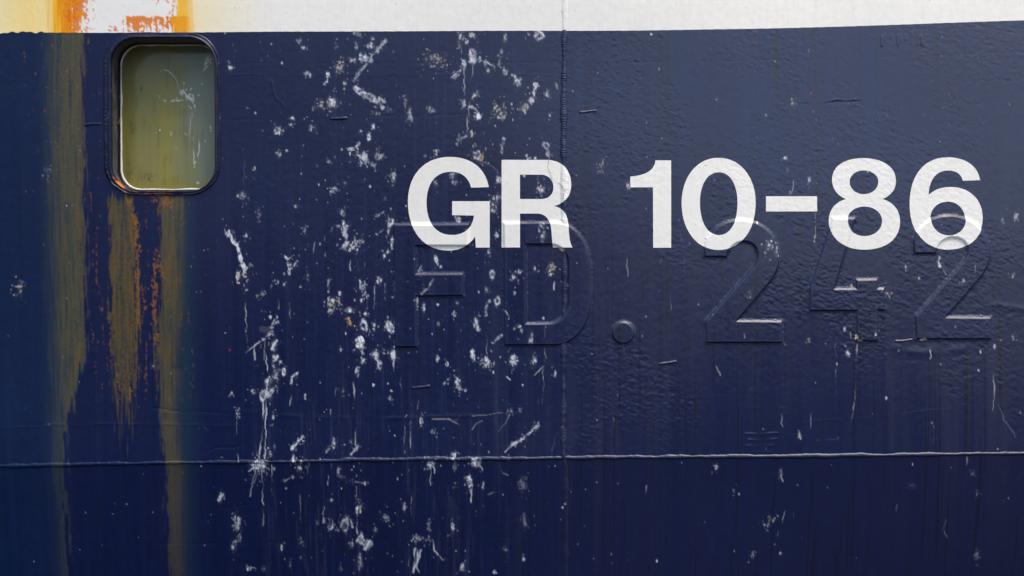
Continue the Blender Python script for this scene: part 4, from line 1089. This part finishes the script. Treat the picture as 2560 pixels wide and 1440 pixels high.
def ring_colour(k, p):
    rg = np.empty((len(p), 4), np.float32)
    rg[:, :3] = lin((17, 22, 52)) * (1 + 0.15 * samp(N4, p[:, 0], p[:, 1]))[:, None]
    rg[:, 3] = 0.36
    fl = ss(2.4, 2.9, samp(N2, p[:, 0] + 40 * k, p[:, 1]) + 0.5 * samp(N4, p[:, 0], p[:, 1]))[:, None] * 0.7
    rg[:, :3] = rg[:, :3] * (1 - fl) + lin((150, 95, 45)) * fl
    lo_ = (ss(0.6, 1.5, samp(N4, p[:, 0] + 9 * k, p[:, 1]) + 0.7 * samp(N2, p[:, 0], p[:, 1] + 5 * k)) * ss(474, 482, p[:, 1]) * ss(445, 420, p[:, 0]) * 0.8)[:, None]
    rg[:, :3] = rg[:, :3] * (1 - lo_) + lin((150, 92, 34)) * lo_
    if k >= 8:
        rg = chip(p, rg, 297, 458, 19, 8, (214, 118, 16), 43)
    return rg
co, f, rg = loft(ring_loops, ring_colour)
frame = mesh_obj("window", co, f, rg, M_HULL, ship, "navy window frame welded into the hull with a rusty lower corner")
# reveal
rev = []
Gm = G_out + (MID - G_out) * 1.0
for t_, base_ in ((0.0, None), (0.25, None), (0.55, None), (0.8, None), (1.0, None)):
    p = I_ring + (MID - I_ring) * t_
    rev.append((p, bh * (1 - t_) - 0.010 - (0.118 - 0.010) * t_ + 0.0004 * smooth_noise(nw, 3)))
GIN = rrect(281, 527, 99.5, 466, 50)
rev += [(MID + (G_out - MID) * 0.30, np.full(nw, -0.121)), (MID + (G_out - MID) * 0.35, np.full(nw, -0.132)), (MID + (G_out - MID) * 0.8, np.full(nw, -0.134)),
        (G_out, np.full(nw, -0.140)), (G_out, np.full(nw, -0.165))]
def rev_colour(k, p):
    rg = np.empty((len(p), 4), np.float32)
    c = lin((74, 74, 76)) if k < 5 else lin((16, 19, 34))
    rg[:, :3] = c * (1 + 0.25 * samp(N12, p[:, 0] + 30 * k, p[:, 1]) + 0.2 * samp(N4, p[:, 0] + 30 * k, p[:, 1]))[:, None]
    rg[:, 3] = 0.45
    fl = ss(1.8, 2.3, samp(N2, p[:, 0] + 40 * k, p[:, 1]) + 0.5 * samp(N4, p[:, 0], p[:, 1]))[:, None] * 0.7
    rg[:, :3] = rg[:, :3] * (1 - fl) + lin((170, 130, 70)) * fl
    if k <= 1:
        rg = chip(p, rg, 297, 458, 19, 8, (214, 118, 16), 43)
    return rg
co, f, rg = loft(rev, rev_colour)
mesh_obj("reveal", co, f, rg, M_HULL, frame, "dark recess between frame and pane")
# sealant
def seal_colour(k, p):
    rg = np.empty((len(p), 4), np.float32)
    rg[:, :3] = lin((240, 236, 224)) * (1 + 0.04 * samp(N12, p[:, 0], p[:, 1]))[:, None]
    tp = (ss(112, 96, p[:, 1]) * (0.55 + 0.4 * np.clip(samp(N12, p[:, 0], p[:, 1]), -1, 1)))[:, None]
    rg[:, :3] = rg[:, :3] * (1 - tp) + lin((178, 150, 112)) * tp
    rg[:, 3] = 0.55
    return rg
wv = 0.7 * smooth_noise(nw, 3)
nrm = (GIN - G_out)
nrm = nrm / np.hypot(nrm[:, 0], nrm[:, 1])[:, None]
seal = [(G_out - nrm * 1.0, np.full(nw, -0.152)), (G_out - nrm * 0.2, np.full(nw, -0.1435)), (G_out + nrm * (1.5 + 0.3 * wv)[:, None], -0.1425 + 0.0004 * wv),
        (G_out + nrm * (3.0 + wv)[:, None], np.full(nw, -0.1445)), (G_out + nrm * (3.6 + wv)[:, None], np.full(nw, -0.156))]
co, f, rg = loft(seal, seal_colour)
mesh_obj("sealant", co, f, rg, M_RUBBER, frame, "cream bead of sealant round the pane")
# pane
x, y = np.meshgrid(np.arange(268, 541, 1.4), np.arange(86, 480, 1.4))
k_ = D / (D + 0.150)
ox, oy = 1280 + (x - 1280) * k_, 720 + (y - 720) * k_
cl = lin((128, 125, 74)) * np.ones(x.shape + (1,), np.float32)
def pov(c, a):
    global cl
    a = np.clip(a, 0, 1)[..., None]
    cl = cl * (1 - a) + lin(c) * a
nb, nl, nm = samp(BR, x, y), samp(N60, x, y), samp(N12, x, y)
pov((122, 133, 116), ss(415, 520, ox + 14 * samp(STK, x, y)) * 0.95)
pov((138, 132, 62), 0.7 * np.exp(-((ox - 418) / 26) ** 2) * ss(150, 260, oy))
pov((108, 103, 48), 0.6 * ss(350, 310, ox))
pov((104, 108, 86), 0.5 * ss(230, 120, oy + 0.15 * (ox - 420)))  # top toned darker: the recess's shade put into the pane colour
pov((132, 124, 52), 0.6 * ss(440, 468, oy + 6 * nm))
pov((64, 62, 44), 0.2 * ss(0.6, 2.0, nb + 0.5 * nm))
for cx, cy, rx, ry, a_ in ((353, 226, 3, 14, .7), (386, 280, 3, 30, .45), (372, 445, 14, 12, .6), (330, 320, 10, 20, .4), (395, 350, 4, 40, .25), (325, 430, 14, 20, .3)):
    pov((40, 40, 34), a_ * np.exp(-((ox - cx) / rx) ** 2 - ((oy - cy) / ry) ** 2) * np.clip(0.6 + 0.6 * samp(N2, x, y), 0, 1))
PDROPS = []
_keep = DROPS
DROPS = []
W = crop(240, 60, 340 / 1088)
blob("f", *W(895, 300)[0], 11, 15, 20, 1.0); smear(W(880, 340, 850, 385), 4, 2, .8); ab(W, "s", 850, 340, 7, 6, 0, .8); smear(W(910, 245, 895, 275), 1.5, 4, .6)
drip(W(540, 366, 575, 375, 620, 410, 650, 460, 665, 515, 700, 560), 1.3, .85, lo=.5); smear(W(680, 540, 720, 580, 770, 610, 785, 660), 5, 4, .75); ab(W, "s", 740, 570, 16, 12, 40, .8)
smear(W(595, 640, 610, 615, 660, 612, 690, 605), 4, 4, .8); smear(W(655, 625, 700, 660, 715, 665), 2.5, 1.5, .8); smear(W(715, 650, 735, 650, 755, 675), 2, 1.2, .85); smear(W(500, 572, 520, 590, 545, 620), 3, 3, .8); drip(W(590, 630, 592, 660), 2, .7)
drip(W(785, 640, 790, 700), 2.6, .7); drip(W(752, 700, 755, 880), 1.5, .55); drip(W(770, 700, 768, 750), 2, .6); drip(W(700, 872, 735, 890, 770, 915), 1.2, .8, lo=.5); drip(W(782, 905, 780, 1000, 787, 1150), 2.4, .75, lo=.2); drip(W(832, 830, 828, 960, 815, 1060), 2.0, .7)
ab(W, "p", 918, 838, 4, 9, -10, .9); ab(W, "o", 790, 1110, 3, 6, 0, .6); ab(W, "o", 875, 940, 1.6, 3); ab(W, "o", 510, 850, 2, 3); ab(W, "o", 640, 992, 1.8); ab(W, "o", 820, 570, 2.5, 3, 20); ab(W, "o", 850, 480, 2); ab(W, "o", 325, 408, 1.8); ab(W, "o", 405, 773, 2, 1.2); ab(W, "p", 625, 560, 4, 4, 0, .6); ab(W, "p", 600, 875, 3, 6, 0, .4); ab(W, "o", 790, 655, 2); ab(W, "o", 515, 378, 1.5); ab(W, "p", 705, 475, 4, 6, 0, .4); ab(W, "o", 483, 870, 1.4)
ab(W, "s", 820, 1265, 6, 8, 0, .5)
PDROPS, DROPS = DROPS, _keep
al = np.zeros(x.shape, np.float32)
for d in PDROPS:
    a = np.clip(drop_alpha(d, ox, oy), 0, 1)
    x0, x1, y0, y1 = drop_box(d)
    a = a * ((ox > x0) & (ox < x1) & (oy > y0) & (oy < y1))
    al = np.maximum(al, a)
cl = cl * (1 - al[..., None]) + lin((232, 234, 234)) * al[..., None]
rg = np.concatenate([cl, np.clip(0.16 + 0.05 * nm + 0.5 * al, 0.08, 1)[..., None]], -1)
hh = np.full(x.shape, -0.150) + 0.0005 * al
pane = mesh_obj("pane", to_world(x, y, hh), grid_faces(*x.shape), rg.reshape(-1, 4), M_GLASS, frame, "dirty olive-green glass splashed with white droppings")

# ------------------------------------------------------------------ bird droppings standing on the paint
# patches too many and too scattered to count: one object; the large ones: one each
rest = np.zeros((NY, NX), np.float32)
rcol = np.zeros((NY, NX, 3), np.float32)
for d in DROPS:
    if d["lab"] or d["c"] in (2, 4) or (d["k"] in "osprf" and max(d["rx"], d["ry"]) < 2.4):
        continue
    x0, x1, y0, y1 = drop_box(d)
    w_ = win(x0, x1, y0, y1)
    if GX[w_].size == 0:
        continue
    a = np.clip(drop_alpha(d, GX[w_], GY[w_]), 0, 1) * (GY[w_] > PAINT_LINE(GX[w_]) + 2)
    m = a > rest[w_]
    rest[w_] = np.maximum(rest[w_], a)
    rcol[w_] = np.where(m[..., None], DCOL[d["c"]], rcol[w_])
for _, _, loops in WHITE:          # the lettering was painted over them
    x0, x1, y0, y1 = bbox(loops, 6)
    w_ = win(x0, x1, y0, y1)
    rest[w_] *= sdf(loops, GX[w_], GY[w_]) > 1.5
rest *= rr_sdf(GX, GY, 265, 554, 86, 489, 78) > 0
m = rest > 0.6
keep = m[1:, 1:] & m[:-1, :-1] & m[1:, :-1] & m[:-1, 1:]
fi = grid_faces(NY, NX, keep)
used = np.unique(fi)
remap = np.full(NY * NX, -1)
remap[used] = np.arange(len(used))
ux, uy = GX.ravel()[used].astype(np.float64), GY.ravel()[used].astype(np.float64)
ua = 0.86 * rest.ravel()[used] ** 1.25
uc = rcol.reshape(-1, 3)[used] * ua[:, None] + navy_col.reshape(-1, 3)[used] * (1 - ua[:, None])
uc *= (1 + 0.1 * N4.ravel()[used])[:, None]
o = mesh_obj("bird_dropping_splatter", to_world(ux, uy, full_h(ux, uy) + 0.0004 + 0.0003 * ua), remap[fi],
             np.concatenate([uc, np.full((len(uc), 1), 0.8)], 1), M_DROP)
o["kind"] = "stuff"
o["label"] = "scattered small white bird droppings and drips over the middle of the navy hull"
o["category"] = "bird droppings"

for d in DROPS:
    if not d["lab"]:
        continue
    x0, x1, y0, y1 = drop_box(d)
    x, y = np.meshgrid(np.arange(x0, x1, 1.25), np.arange(y0, y1, 1.25))
    a = np.clip(drop_alpha(d, x, y), 0, 1)
    a *= y > PAINT_LINE(x) + 2
    for _, _, loops in WHITE:
        bx0, bx1, by0, by1 = bbox(loops, 6)
        if bx0 < x1 and bx1 > x0 and by0 < y1 and by1 > y0:
            a *= sdf(loops, x, y) > 1.0
    m = a > 0.36
    keep = m[1:, 1:] & m[:-1, :-1] & m[1:, :-1] & m[:-1, 1:]
    h = full_h(x, y) + 0.0004 + 0.0004 * a
    c_ = DCOL[d["c"]] * (1 + 0.08 * samp(N4, x, y))[..., None]
    a_m = 0.86 * a[..., None] ** 1.25
    c_ = c_ * a_m + samp(navy_col, x, y) * (1 - a_m)
    rg = np.concatenate([c_, np.full(x.shape + (1,), 0.8)], -1).reshape(-1, 4)
    # one connected patch per dropping; stray flecks stay in the paint
    best = None
    left_ = keep.copy()
    while left_.any():
        j0, i0 = np.argwhere(left_)[0]
        cur = np.zeros_like(keep)
        cur[j0, i0] = True
        while True:
            g = cur.copy()
            g[1:] |= cur[:-1]; g[:-1] |= cur[1:]; g[:, 1:] |= cur[:, :-1]; g[:, :-1] |= cur[:, 1:]
            g &= left_
            if (g == cur).all():
                break
            cur = g
        left_ &= ~cur
        if best is None or cur.sum() > best.sum():
            best = cur
    if best is None:
        continue
    fq = grid_faces(*x.shape, best)
    cent = to_world((x0 + x1) / 2, (y0 + y1) / 2, 0.0)
    co, fq, rg = compact(to_world(x, y, h).reshape(-1, 3), fq, rg)
    name = "paint_scuff" if "scuff" in d["lab"] else "bird_dropping"
    o = mesh_obj(name, co - cent, fq, rg, M_DROP)
    o.location = cent.tolist()
    o["label"] = d["lab"]
    o["category"] = "scuff" if name == "paint_scuff" else "bird dropping"
    o["group"] = "scuffs on the hull" if name == "paint_scuff" else "large bird droppings on the hull"
